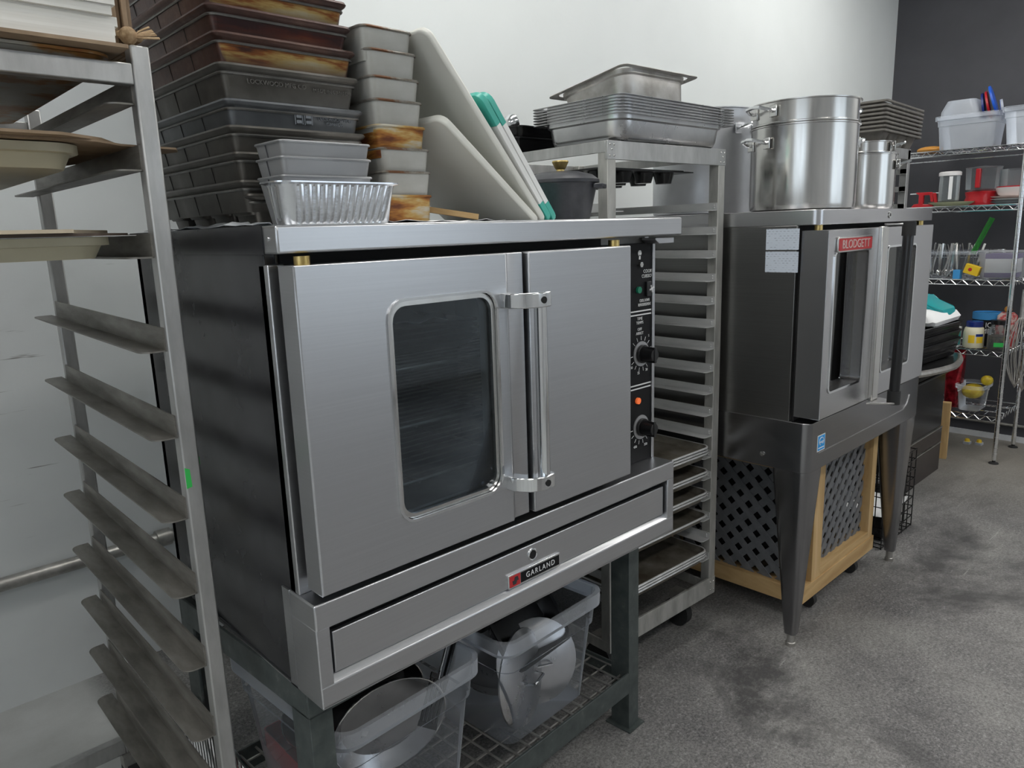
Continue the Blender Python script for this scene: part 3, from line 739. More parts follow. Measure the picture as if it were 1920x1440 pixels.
WORD = ['grey', 'grey', 'grey', 'grey', 'blue-grey', 'dark grey', 'gold-worn brown', 'dark brown', 'gold-worn brown', 'dark brown']
protos = {}
for i in range(10):
    loc = (NX[i] + .131, .14 + .2175, RIMZ[i] - .056 if i else TOP)
    lab = 'strapped set of four loaf pans, %s, %s in the tall stack' % (WORD[i], ORD[i] if i < 9 else 'topmost')
    rz = (random.uniform(-.008, .008), 0)[i == 0]
    if MATS[i] in protos and i != 1:
        o = dup(protos[MATS[i]], loc, (0, 0, rz), lab)
    else:
        o = thing('strapped_loaf_pans', lab, 'loaf pans', loc, rz, 'strapped loaf pan sets on the oven')
        fr, b, cups, jn = strap_set(.026 if i == 0 else .004)
        fr.obj('strap_frame', MATS[i], o); b.obj('strap_bead', 'pan_rim_metal', o); jn.obj('side_joint', 'void', o)
        for c in cups: c.obj('loaf_cup', MATS[i], o)
        protos[MATS[i]] = o
    if i == 5:
        text('embossing', 'LOCKWOOD MFG CO', .0105, (-.03, -.2120, .031), FRONT, 'pan_dark', o, ext=.0008)
        text('embossing', 'MADE IN CANADA', .009, (.075, -.2120, .028), FRONT, 'pan_dark', o, ext=.0008)
    if i == 4:
        text('embossing', 'LOCKWOOD MFG\nCANADA', .008, (.07, -.2120, .032), FRONT, 'pan_blue', o, ext=.0008)
        m = M()
        for dx in (0, .018):
            m.tube([(dx - .007, -.2125, .024), (dx + .007, -.2125, .024), (dx + .007, -.2125, .042), (dx - .007, -.2125, .042)], .0012, 4, True)
            m.box(dx - .005, dx + .005, -.213, -.2115, .026, .031); m.box(dx - .005, dx + .005, -.213, -.2115, .035, .040)
        m.obj('buckle', 'pan_blue', o)

# ================================================================== single loaf pans beside it
def loaf(hx, hy, h, draft, mat_, parent):
    M().rl([(hx - draft, hy - draft, .010, 0), (hx - draft + .001, hy - draft + .001, .012, .002), (hx, hy, .014, h - .004), (hx - .0015, hy - .0015, .013, h - .003), (hx - draft - .001, hy - draft - .001, .01, .003)], 3).obj('pan_body', mat_, parent)
    M().tube([(x, y, h - .003) for x, y in rr(hx + .001, hy + .001, .015, 3)], .0026, 6, True).obj('rolled_rim', 'tin_rim' if mat_ == 'tin' else mat_, parent)
SZ = [1.460, 1.5045, 1.5475, 1.5885, 1.634, 1.674, 1.7205, 1.759]
SX = [.4045, .4050, .4040, .397, .392, .388, .384, .376]
SM = ['tin_rust_heavy', 'tin', 'tin', 'tin_rust_heavy', 'tin', 'tin', 'tin', 'tin']
for i in range(8):
    o = thing('loaf_pan', '%s single loaf pan, %s of the stack beside the cutting boards' % ('orange rusted tin' if 'rust' in SM[i] else 'pale tin', ORD[i] if i < 7 else 'topmost'), 'loaf pan', (SX[i] - .0575, .130 + .14, SZ[i] - .061 if i else TOP), 0, 'single loaf pans on the oven')
    loaf(.0565, .14, .061 if i else .0565, .007 if i else .004, SM[i], o)

# small grey loaf pans and the fluted foil pan in front
for i in range(3):
    z = (TOP + .0, TOP + .0, TOP + .0)[i]
    o = thing('small_loaf_pan', 'small plain grey loaf pan, %s of three behind the foil pan' % ('lowest', 'middle', 'topmost')[i], 'loaf pan', (.112, .072, TOP + (.0, .0245, .049)[i] + (.004 if i else .0)), 0, 'small grey loaf pans')
    h = .078
    M().rl([(.068, .034, .006, 0), (.0695, .0355, .008, .002), (.082, .046, .008, h), (.0808, .0448, .008, h), (.067, .033, .006, .003)], 3).obj('pan_body', 'tin_grey', o)
    M().tube([(x, y, h - .0015) for x, y in rr(.0825, .0465, .009, 3)], .0022, 6, True).obj('rolled_rim', 'tin_grey', o)
    M().cyl((-.0695, .006, .004), (-.0822, .006, h - .004), .0011, n=5).obj('seam', 'dark_print', o)
FP = thing('foil_pan', 'shiny fluted aluminium foil loaf pan at the front edge of the oven top', 'foil pan', (.088, -.020, TOP + .0005))
def flute(hx, hy, z, amp, n=150):
    out = []
    base = rr(hx, hy, .022, 6)
    per = []
    for i in range(len(base)):
        a = Vector((*base[i], 0)); b2 = Vector((*base[(i + 1) % len(base)], 0)); per.append((a, b2, (b2 - a).length))
    tot = sum(p[2] for p in per)
    for k in range(n):
        s = tot * k / n
        for a, b2, l in per:
            if s <= l: break
            s -= l
        p = a + (b2 - a) * (s / l); d = (b2 - a).normalized(); nrm = Vector((d.y, -d.x, 0))
        corner = abs(p.x) > hx - .020 and abs(p.y) > hy - .020
        wv = 0 if corner else amp * (1 if (k % 4) < 2 else -1)
        q = p + nrm * wv
        out.append((q.x, q.y, z))
    return out
m = M(); m.loft([flute(.095, .024, 0, .0), flute(.096, .025, .004, .0010), flute(.103, .032, .054, .0013), flute(.104, .033, .058, 0), flute(.1115, .0375, .0605, 0), flute(.1115, .0375, .0625, 0), flute(.103, .032, .0595, 0), flute(.095, .024, .002, 0)])
m.obj('pan_body', 'foil', FP, smooth=25)
def wavy(name, label, x0, x1, y0, y1, z, amp, mat_, cat, nx=14, ny=8, seed=1, th=.0006):
    random.seed(seed); pts = []
    for j in range(ny + 1):
        for i in range(nx + 1):
            pts.append((x0 + (x1 - x0) * i / nx + random.uniform(-.004, .004), y0 + (y1 - y0) * j / ny + random.uniform(-.004, .004), z + abs(random.gauss(0, amp))))
    m = M().add(pts, [(j * (nx + 1) + i, j * (nx + 1) + i + 1, (j + 1) * (nx + 1) + i + 1, (j + 1) * (nx + 1) + i) for j in range(ny) for i in range(nx)])
    o = m.obj(name, mat_); s = o.modifiers.new('thick', 'SOLIDIFY'); s.thickness = th; s.offset = 1
    return tag(o, label, cat)
wavy('plastic_film', 'crumpled clear film lying on the left of the oven top', -.028, .010, .0, .52, TOP, .0045, 'film', 'film', 3, 16, 3)
wavy('crumpled_paper', 'white crumpled paper lying between the pans and cutting boards', .20, .46, -.02, .15, TOP, .0022, 'paper_white', 'paper', 10, 6, 5)
random.seed(11)
o = M().box(-.06, .06, -.009, .009, 0, .012).obj('wood_stick', 'wood_x', None, .001); put(o, (.47, .16, TOP + .016), (0, R(10), R(-40))); tag(o, 'short wooden stick behind the crumpled paper', 'stick')

# ================================================================== cutting boards leaning on the pans
def board(name, label, xb, xt, zt, depth, th, mat_, ends=None, y=.10, yaw=0):
    """stands on its long edge along local y, leaning towards -x"""
    ln = math.hypot(xt - xb, zt - TOP); ang = math.atan2(xt - xb, zt - TOP)
    o = thing(name, label, 'cutting board', (xb, y, TOP + .001), 0, None, (0, 0, R(-yaw)))
    rot = Matrix.Rotation(ang, 4, 'Y')
    c = [(depth / 2 + a, ln / 2 + b) for a, b in rr(depth / 2, ln / 2, .022, 4)]
    def slab(pts, t0, t1): return M().poly(pts, 'x', t0, t1).xf(rot)
    if not ends:
        slab(c, -th, 0).obj('board_body', mat_, o, .004, 3)
    else:
        clip = [(a, min(max(b, .055), ln - .075)) for a, b in c]
        slab(clip, -th, 0).obj('board_body', mat_, o, .001)
        for lo, hi in ((0, .055), (ln - .075, ln)):
            slab([(a, min(max(b, lo), hi)) for a, b in c], -th - .0006, .0006).obj('grip_end', 'teal', o, .001)['label'] = 'teal rubber grip end'
    return o
board('cutting_board', 'thick white cutting board, the shorter one leaning lowest', .687, .418, 1.613, .30, .016, 'board_white')
board('cutting_board', 'large white cutting board, the tallest leaning against the loaf pans', .708, .391, 1.769, .30, .0145, 'board_white')
board('cutting_board', 'thin cutting board with teal ends, touching the tallest white board', .7255, .522, 1.664, .24, .0125, 'board_bright', True)
board('cutting_board', 'thin cutting board with teal ends, nearest the black pot', .7430, .540, 1.666, .24, .0125, 'board_bright', True)

# ================================================================== black pot with brass knob
PT = thing('cast_iron_pot', 'black cast iron pot with brass knob lid beside the cutting boards', 'pot', (.872, .210, TOP))
M().lathe([(.0001, 0), (.066, 0), (.072, .004), (.090, .086), (.093, .090), (.090, .090), (.070, .008), (.0001, .006)], 36).obj('pot_body', 'cast_iron', PT)
M().lathe([(.094, .090), (.0965, .092), (.0965, .099), (.092, .102), (.080, .111), (.05, .119), (.0001, .122), (.0001, .118), (.08, .104), (.094, .090)], 36).obj('lid', 'cast_iron', PT)
for a in (R(-62), R(118)):
    m = M().poly([(.088, -.03), (.112, -.024), (.112, .024), (.088, .03)], 'z', .076, .088).xf(Matrix.Rotation(a, 4, 'Z')); m.obj('side_handle', 'cast_iron', PT, .003)
M().lathe([(.0001, .121), (.010, .121), (.010, .126), (.013, .128), (.021, .144), (.020, .147), (.0001, .148)], 20).obj('brass_knob', 'brass', PT)

# ================================================================== bins on the stand's shelf
def storage_bin(name, label, loc, rz, hx, hy, h, mats=('bin_plastic', 'bin_rim'), cat='bin'):
    o = thing(name, label, cat, loc, rz)
    d = .035 * h / .3
    M().rl([(hx - d, hy - d, .03, 0), (hx - d + .003, hy - d + .003, .032, .004), (hx - d * .35, hy - d * .35, .035, h * .70), (hx - d * .2, hy - d * .2, .035, h * .71), (hx, hy, .036, h - .004)], 5, True, False).obj('tub', mats[0], o)
    M().rl([(hx - .002, hy - .002, .036, h - .034 * h / .3 - .004), (hx + .009, hy + .009, .042, h - .034 * h / .3 - .002), (hx + .010, hy + .010, .043, h), (hx - .0005, hy - .0005, .036, h)], 5, False, False).obj('rim', mats[1], o)
    return o
SHZ = ZS + .0035
A_ = R(2.6)
bin1 = storage_bin('storage_bin', 'clear plastic storage bin of frying pans at the left under the oven', (.212, .262, SHZ), A_, .178, .225, .305)
bin2 = storage_bin('storage_bin', 'clear plastic storage bin of steel lids at the right under the oven', (.640, .270, SHZ), A_, .178, .225, .300)
def fry_pan(name, label, r, h, mat_, loc, rot, hl=.0, rim='steel_bright'):
    o = thing(name, label, 'frying pan', loc, 0, None, rot)
    M().lathe([(.0001, 0), (r * .74, 0), (r * .8, .004), (r, h), (r - .002, h), (r * .79, .006), (.0001, .004)], 36).obj('pan_body', mat_, o)
    M().tube([(r * math.cos(t), r * math.sin(t), h) for t in [2 * math.pi * i / 36 for i in range(36)]], .0016, 5, True).obj('rim', rim, o)
    if hl:
        M().tube([(r - .004, 0, h * .7), (r + .03, 0, h + .01), (r + hl, 0, h + .03)], .010, 8).obj('handle', 'black_plastic', o)
    return o
def stood(yaw, tilt): return Matrix.Rotation(yaw, 4, 'Z') @ Matrix.Rotation(tilt, 4, 'X')
def e(m): return m.to_euler()
fry_pan('frying_pan', 'steel-rimmed frying pan stood up at the front of the left bin', .128, .035, 'steel_pan', (.225, .165, SHZ + .190), e(stood(R(-14), R(103))))
fry_pan('frying_pan', 'black nonstick frying pan behind the steel-rimmed one in the left bin', .138, .045, 'nonstick', (.205, .235, SHZ + .215), e(stood(R(-10), R(104))))
fry_pan('frying_pan', 'wide black frying pan at the back of the left bin', .140, .05, 'nonstick', (.195, .325, SHZ + .205), e(stood(R(-8), R(104))))
o = M().rl([(.05, .11, .01, 0), (.05, .11, .01, .09), (.048, .108, .01, .09), (.048, .108, .01, .003)]).obj('red_tub', 'red_metal'); put(o, (.115, .33, SHZ + .012)); tag(o, 'red tub at the back left inside the left bin', 'tub')
SP = thing('slotted_spatula', 'black slotted spatula with looped handle sticking out of the left bin', 'spatula', (.290, .085, SHZ + .20), 0, None, (R(-8), R(40), R(12)))
m = M()
for i in range(5): m.box(-.035 + .0145 * i, -.035 + .0145 * i + .009, -.0015, .0015, -.02, .07)
m.box(-.037, .034, -.0015, .0015, -.030, -.018); m.box(-.037, .034, -.0015, .0015, .068, .08); m.obj('blade', 'nonstick', SP)
m = M().tube([(0, 0, .075), (0, 0, .19), (.012, 0, .205), (.022, 0, .19), (.018, 0, .08)], .006, 7); m.obj('handle', 'black_plastic', SP)
M().tube([(-.006, -.002, .07), (-.008, -.002, .19), (.010, -.002, .212)], .0016, 5).obj('wire_edge', 'chrome', SP)
# right bin: lids, bowl, black tray
def lid(name, label, r, loc, rot, mat_='steel_pan'):
    o = thing(name, label, 'pot lid', loc, 0, None, rot)
    M().lathe([(r, 0), (r, .004), (r * .96, .006), (r * .6, .022), (.0001, .028), (.0001, .026), (r * .6, .019), (r, 0)], 32).obj('lid_body', mat_, o)
    M().tube([(-.028, 0, .026), (-.024, 0, .05), (.024, 0, .05), (.028, 0, .026)], .004, 7).obj('lid_handle', 'chrome', o)
    return o
lid('pot_lid', 'steel pot lid standing at the front left in the right bin', .118, (.590, .115, SHZ + .130), e(stood(R(20), R(82))))
lid('pot_lid', 'steel pot lid leaning in the middle of the right bin', .110, (.680, .150, SHZ + .120), e(stood(R(-25), R(75))))
o = M().lathe([(.0001, 0), (.05, 0), (.085, .02), (.12, .075), (.125, .08), (.122, .08), (.083, .022), (.05, .003), (.0001, .003)], 32).obj('mixing_bowl', 'steel_pan'); put(o, (.655, .300, SHZ + .012), (R(12), 0, 0)); tag(o, 'steel mixing bowl lying at the bottom of the right bin', 'bowl')
o = tray(.125, .09, .05, .015, .008, .02).obj('roasting_tin', 'nonstick'); put(o, (.655, .335, SHZ + .205), (R(10), R(8), R(14))); tag(o, 'black roasting tin lying on top in the right bin', 'tin')
o = tray(.11, .07, .045, .015, .008, .02).obj('roasting_tin', 'nonstick'); put(o, (.655, .175, SHZ + .200), (R(50), R(0), R(6))); tag(o, 'small black roasting tin tipped at the front of the right bin', 'tin')
o = M().tube([(0, 0, 0), (.02, .0, .07), (.03, 0, .14)], .005, 7).obj('steel_utensil', 'chrome'); put(o, (.585, .215, SHZ + .20)); tag(o, 'thin steel utensil handle standing in the right bin', 'utensil')
# oven rack leaning low between the left rack and the stand
o = M()
o.tube([(0, 0, 0), (.50, 0, 0), (.50, 0, .40), (0, 0, .40)], .004, 6, True)
for i in range(1, 22): o.cyl((.5 * i / 22, 0, 0), (.5 * i / 22, 0, .40), .0022, n=5)
o = o.obj('wire_oven_rack', 'chrome'); put(o, (-.085, .10, .006), (0, R(4), R(86))); tag(o, 'chrome wire oven rack standing between the left rack and the oven stand', 'wire rack')

# ================================================================== middle rack
MR = thing('pan_rack', 'tall riveted aluminium pan rack between the two ovens', 'rack', (1.030, .188, 0), R(-2.3))
MW, MD, MH, MP = .547, .62, 1.607, .034
for (x, y) in ((0, 0), (MW - MP, 0), (0, MD - MP), (MW - MP, MD - MP)):
    sx = 1 if x == 0 else -1; sy = 1 if y == 0 else -1
    B(x, x + MP, y, y + MP, .13, MH).obj('post', 'aluminium_dull', MR, .002)
for y in (0, MD - .008):
    B(-.001, MW + .001, y - .001, y + .007, MH - .048, MH + .0005).obj('top_bar', 'aluminium', MR, .001)
    B(-.001, MW + .001, y - .001, y + .007, .132, .195).obj('bottom_bar', 'aluminium_dull', MR, .001)
for x in (-.001, MW - .006):
    B(x, x + .007, .007, MD - .007, MH - .03, MH).obj('top_bar', 'aluminium', MR, .001)
    B(x, x + .007, .007, MD - .007, .132, .165).obj('bottom_bar', 'aluminium_dull', MR, .001)
rv = M()
for (x, z) in ((.009, MH - .010), (.026, MH - .010), (.017, MH - .022), (.009, MH - .038), (.026, MH - .038), (MW - .009, MH - .010), (MW - .026, MH - .010), (MW - .017, MH - .022), (MW - .009, MH - .038), (MW - .026, MH - .038),
               (MW - .009, .150), (MW - .026, .150), (MW - .009, .178), (MW - .026, .178), (.009, .150), (.026, .178)):
    rv.sphere((x, -.001, z), .003, 8, 6)
rv.obj('rivets', 'steel_bright', MR)
mrail = {}
for s in (1, -1):
    m = M().box(min(0, s * -.0022), max(0, s * -.0022), .003, MD - .003, 0, .024)
    pts = [(0, .003), (s * -.034, .003), (s * -.042, .010), (s * -.042, MD - .01), (s * -.034, MD - .003), (0, MD - .003)]
    m.poly(pts, 'z', 0, .002)
    for zz in (.009, .016): m.sphere((s * -.0022, .012, zz), .0026, 6, 5)
    mrail[s] = m.mesh('rail', 'rail_bright')
MZ = [1.425 - .0725 * i for i in range(17)]
for z in MZ:
    for s, x in ((1, MW - MP), (-1, MP)):
        o = bpy.data.objects.new('rail', mrail[s]); COL.objects.link(o); o.parent = MR; o.location = (x, 0, z)
for x in (.07, MW - .07):
    for y in (.10, MD - .06):
        M().cyl((x - .014, y, .05), (x + .014, y, .05), .05, n=20).obj('caster', 'rubber', MR)
        B(x - .02, x + .02, y - .02, y + .02, .09, .132).obj('caster_fork', 'galvanised', MR)
def on_rack(x, y, z):                                     # a point in the middle rack's own frame
    v = MR.matrix_basis @ Vector((x, y, z)); return v
bpy.context.view_layer.update()
# sheet pans on its lower levels
SPM = (tray(.218, .300, .024, .010, .001, .028).mesh('pan_body', 'sheet_worn'), M().tube([(x, y, .022) for x, y in rr(.221, .303, .03, 4)], .0036, 6, True).mesh('rolled_rim', 'rail_bright'))
lv = [(.7, 3), (.555, 2), (.41, 1), (.337, 2), (.265, 3)]
k = 0
names = ['topmost', 'second', 'third', 'fourth', 'fifth', 'sixth', 'seventh', 'eighth', 'ninth', 'tenth', 'eleventh']
levels = {11: 3, 12: 2, 13: 2, 14: 1, 16: 3}
for li, n in levels.items():
    for j in reversed(range(n)):
        z = MZ[li] + .0022 + j * .0095
        o = thing('sheet_pan', 'worn sheet pan low in the middle rack, %s counted from above' % names[k], 'tray', MR.matrix_world @ Vector((MW / 2, MD / 2 - .014, z)), R(-2.3), 'sheet pans in the middle rack'); k += 1
        o1 = bpy.data.objects.new('pan_body', SPM[0]); o2 = bpy.data.objects.new('rolled_rim', SPM[1])
        for q in (o1, o2): COL.objects.link(q); q.parent = o
# black muffin tin hanging in the top of the rack
MF = thing('muffin_tin', 'black muffin tin under the top frame of the middle rack', 'muffin tin', MR.matrix_world @ Vector((MW / 2, .34, 1.512)), R(-2.3))
M().rl([(.20, .25, .02, .034), (.20, .25, .02, .037)]).obj('tin_plate', 'nonstick', MF)
for i in range(4):
    for j in range(5):
        M().lathe([(.024, 0), (.034, .035)], 14, (-.15 + .10 * i, -.20 + .10 * j, 0)).obj('muffin_cup', 'nonstick', MF)
B(-.2225, .2225, -.26, .26, .030, .0335).obj('tin_support', 'black_enamel', MF)
# steel hotel pans on top
def hotel(hx, hy, h, mat_, name, label, loc, rot, group=None):
    o = thing(name, label, 'steel pan', loc, 0, group, rot)
    M().rl([(hx - .045, hy - .045, .035, 0), (hx - .036, hy - .036, .045, .004), (hx - .030, hy - .030, .05, .016), (hx - .026, hy - .026, .05, h - .016), (hx - .021, hy - .021, .048, h - .012), (hx - .020, hy - .020, .048, h),
            (hx - .021, hy - .021, .048, h - .001), (hx - .027, hy - .027, .05, h - .016), (hx - .038, hy - .038, .045, .006), (hx - .046, hy - .046, .035, .0015)], 6).obj('pan_body', mat_, o)
    L = [[(a, b, z) for a, b in rr(q, r_, .02, 6)] for q, r_, z in ((hx - .020, hy - .020, h), (hx, hy, h - .002), (hx, hy, h - .0035), (hx - .020, hy - .020, h - .0015))]
    M().loft(L + [L[0]], False, False).obj('flat_rim', mat_, o)
    return o
for i in range(7):
    hotel(.272, .166, .066, 'steel_pan', 'steel_pan', 'full-size steel pan on the middle rack, %s of seven nested' % (ORD[i] if i < 6 else 'topmost'), (1.306, .302, MH + .0015 + i * .0075), (0, 0, R(-1)), 'nested steel pans on the middle rack')
hotel(.172, .148, .09, 'steel_worn', 'steel_pan', 'browned half-size steel pan tilted on top of the nested pans', (1.292, .325, 1.6975), (R(-9), 0, R(-2)))
# black tins at the back left of the rack top and a chrome ladle in them
o = tray(.095, .12, .045, .012, .006, .015).obj('black_loaf_tin', 'nonstick'); put(o, (1.135, .645, MH + .001), (0, 0, R(-2.3))); tag(o, 'black tin behind the cutting boards on the middle rack, lower one', 'tin', 'black tins on the middle rack')
o = tray(.092, .118, .045, .012, .006, .015).obj('black_loaf_tin', 'black_enamel'); put(o, (1.130, .640, MH + .032), (0, 0, R(1))); tag(o, 'black tin behind the cutting boards on the middle rack, upper one', 'tin', 'black tins on the middle rack')
LD = thing('ladle', 'chrome ladle lying in the black tins on the middle rack', 'ladle', (1.055, .570, MH + .088))
M().lathe([(.0001, -.02), (.015, -.018), (.026, -.006), (.028, .006), (.026, .006), (.024, -.005), (.0001, -.018)], 18).xf(Matrix.Rotation(R(70), 4, 'Y')).obj('ladle_bowl', 'chrome', LD)
M().tube([(.0, .02, .0), (.03, .07, -.02), (.08, .14, -.045)], .004, 6).obj('ladle_handle', 'chrome', LD)

# ================================================================== second oven
BO = thing('convection_oven', 'dark stainless convection oven on tapered legs with red name plate and tube handle', 'oven', (1.600, -.130, 0))
def C_(x0, x1, y0, y1, z0, z1): return B(x0 - 1.6, x1 - 1.6, y0 + .13, y1 + .13, z0, z1)
DP = .80
def rounded_band(z0, z1, r=.026, x1=2.572, extra=0):
    pts = []
    for (cx, cy, a0) in ((1.60 + r - 1.6, r, 180), (x1 - r - 1.6, r, 270)):
        for i in range(6):
            t = R(a0 + 90 * i / 5); pts.append((cx + r * math.cos(t), cy + r * math.sin(t)))
    pts += [(x1 - 1.6, DP + .13), (0, DP + .13)]
    return M().poly(pts, 'z', z0, z1)
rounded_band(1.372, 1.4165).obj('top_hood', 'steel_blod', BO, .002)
rounded_band(.618, .777).obj('base_skirt', 'steel_skirt_dark_reflect', BO, .002)
C_(1.601, 1.62, -.062, DP, .777, 1.372).obj('side_panel', 'steel_side_dark_reflect', BO, .001)
C_(1.6005, 1.602, -.055, DP, .622, .777).obj('side_skirt', 'steel_side_dark_reflect', BO)
C_(2.55, 2.571, -.062, DP, .777, 1.372).obj('side_panel', 'steel_side_dark_reflect', BO, .001)
C_(1.62, 2.55, DP - .02, DP, .777, 1.372).obj('back_panel', 'steel_side_dark_reflect', BO)
C_(1.62, 2.55, -.03, DP - .02, .777, .80).obj('oven_floor', 'oven_inside_brown', BO)
C_(1.62, 2.55, -.03, DP - .02, 1.35, 1.372).obj('oven_roof', 'oven_inside_brown', BO)
C_(1.62, 1.64, -.03, DP - .02, .80, 1.35).obj('oven_wall', 'oven_inside_brown', BO)
C_(2.53, 2.55, -.03, DP - .02, .80, 1.35).obj('oven_wall', 'oven_inside_brown', BO)
C_(1.64, 2.53, DP - .04, DP - .02, .80, 1.35).obj('oven_wall', 'oven_inside_brown', BO)
C_(1.62, 2.55, -.069, -.03, 1.335, 1.372).obj('door_gasket', 'void', BO); C_(1.62, 2.55, -.069, -.03, .7775, .81).obj('door_gasket', 'void', BO)
for x in (1.62, 2.52): C_(x, x + .03, -.069, -.03, .81, 1.335).obj('door_gasket', 'void', BO)
for x in (.35, .60): M().cyl((x, .80, 1.24), (x, .885, 1.24), .028, n=16).obj('oven_lamp', 'oven_bulb', BO)
for z in (.90, 1.02, 1.14):
    wire_rack(.05, .92, .12, .78, z, 16).obj('oven_rack', 'galvanised', BO)
def bdoor(x0, x1, wx0, wx1, name):
    d = frame_panel(x0 - 1.6, x1 - 1.6, .792, 1.357, wx0 - 1.6, wx1 - 1.6, .872, 1.290, .010, -.022, .060).obj(name, 'steel_blod', BO, .002)
    ring(wx0 - 1.6, wx1 - 1.6, .872, 1.290, .012, .007, -.025, -.021).obj('window_trim', 'chrome', d)
    rpane(wx0 - 1.6, wx1 - 1.6, .872, 1.290, .010, .008, .012).obj('window_glass', 'oven_glass_warm', d)
    return d
bl = bdoor(1.614, 2.026, 1.664, 1.900, 'left_door'); br = bdoor(2.046, 2.505, 2.075, 2.330, 'right_door')
C_(1.985, 2.036, -.165, -.150, .786, 1.360).obj('door_edge_strip', 'steel_bright', bl, .003)
C_(2.028, 2.044, -.10, -.06, .79, 1.36).obj('door_gap', 'void', BO)
M().cyl((2.025 - 1.6, -.09, .815), (2.048 - 1.6, -.09, 1.345), .0165, n=16).obj('handle_tube', 'black_plastic', br)
for (x, z) in ((2.0235, .800), (2.0485, 1.350)):
    M().cyl((x - 1.6, -.09, z - .022), (x - 1.6, -.09, z + .022), .0205, n=16).obj('handle_cap', 'rubber', br)
M().poly([(1.95 - 1.6, -.030), (2.01 - 1.6, -.105), (2.04 - 1.6, -.105), (2.06 - 1.6, -.03)], 'z', .780, .786).obj('handle_bracket', 'steel_bright', br, .001)
M().poly([(2.03 - 1.6, -.020), (2.035 - 1.6, -.105), (2.062 - 1.6, -.105), (2.09 - 1.6, -.02)], 'z', 1.362, 1.368).obj('handle_bracket', 'steel_bright', br, .001)
for x in (.035, .885): M().cyl((x, .02, 1.357), (x, .02, 1.372), .012, n=14).obj('hinge_pin', 'brass', BO)
# name plate in raised letters
npl = M().rl([(.128, .023, .008, 0), (.128, .023, .008, .006)]).xf(Matrix.Translation((1.793 - 1.6, -.022, 1.3125)) @ Matrix.Rotation(R(90), 4, 'X')).obj('name_plate', 'steel_bright', BO, .002)
M().rl([(.122, .018, .006, 0), (.122, .018, .006, .0012)]).xf(Matrix.Translation((1.793 - 1.6, -.028, 1.3125)) @ Matrix.Rotation(R(90), 4, 'X')).obj('plate_field', 'red_badge', npl)
text('plate_lettering', 'BLODGETT', .036, (1.793 - 1.6, -.0292, 1.3120), FRONT, 'china_pink', npl, ext=.0012, sx=1.13)
M().cyl((2.127 - 1.6, -.0005, 1.3955), (2.127 - 1.6, -.003, 1.3955), .011, n=20).obj('round_emblem', 'steel_bright', BO)
text('emblem_letter', 'B', .014, (2.127 - 1.6, -.0034, 1.3955), FRONT, 'dark_print', BO)
for z, in ((1.302,), (1.235,)):
    M().rl([(.052, .031, .001, 0), (.052, .031, .001, .0008)]).xf(Matrix.Identity(4)).obj('rating_label', 'label_print', BO)
    o = BO.children[-1]
    o = [c for c in BO.children if c.name.startswith('rating_label')][-1]; o.location = (.0006, .112, z + .031); o.rotation_euler = SIDE; o.location.x = .0004
    o['label'] = 'pale blue printed data label on the side'
st = C_(1.660, 1.714, -.1308, -.1300, .677, .729).obj('energy_sticker', 'white_print', BO)
C_(1.663, 1.711, -.1312, -.1308, .680, .726).obj('sticker_field', 'sticker_blue', st)
m = M().tube([(1.687 - 1.6 + .016 * math.cos(t), -.0014, .708 + .012 * math.sin(t)) for t in [math.pi * 1.5 * i / 14 - .4 for i in range(15)]], .0012, 4); m.box(1.667 - 1.6, 1.707 - 1.6, -.0016, -.0012, .686, .689); m.obj('sticker_emblem', 'white_print', st)
text('sticker_script', 'energy', .014, (1.687 - 1.6, -.0014, .706), FRONT, 'white_print', st, sx=.9)
M().lathe([(.008, 0), (.008, .004), (.0001, .006)], 14).xf(Matrix.Translation((0, .149, .658)) @ Matrix.Rotation(R(-90), 4, 'Y')).obj('bolt', 'steel_bright', BO)
M().tube([(.07, -.0005, .672), (.80, -.0005, .672), (.84, -.0005, .69), (.86, -.0005, .72)], .0014, 5).obj('skirt_crease', 'steel_blod', BO)
for (x, y, sx, sy) in ((0, 0, 1, 1), (.972, 0, -1, 1), (0, .87, 1, -1), (.972, .87, -1, -1)):
    def sec(a, z, off): return [(x + sx * (off + a / 2) + p, y + sy * (off + a / 2) + q, z) for p, q in rr(a / 2, a / 2, .022 if a > .06 else a * .3, 4)]
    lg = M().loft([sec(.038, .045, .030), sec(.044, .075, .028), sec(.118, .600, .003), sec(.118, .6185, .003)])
    lg.obj('leg', 'steel_skirt_dark_reflect', BO)
    M().lathe([(.0001, 0), (.016, 0), (.016, .012), (.013, .014), (.013, .048), (.0001, .048)], 16, (x + sx * .049, y + sy * .049, 0)).obj('foot', 'steel_worn', BO)

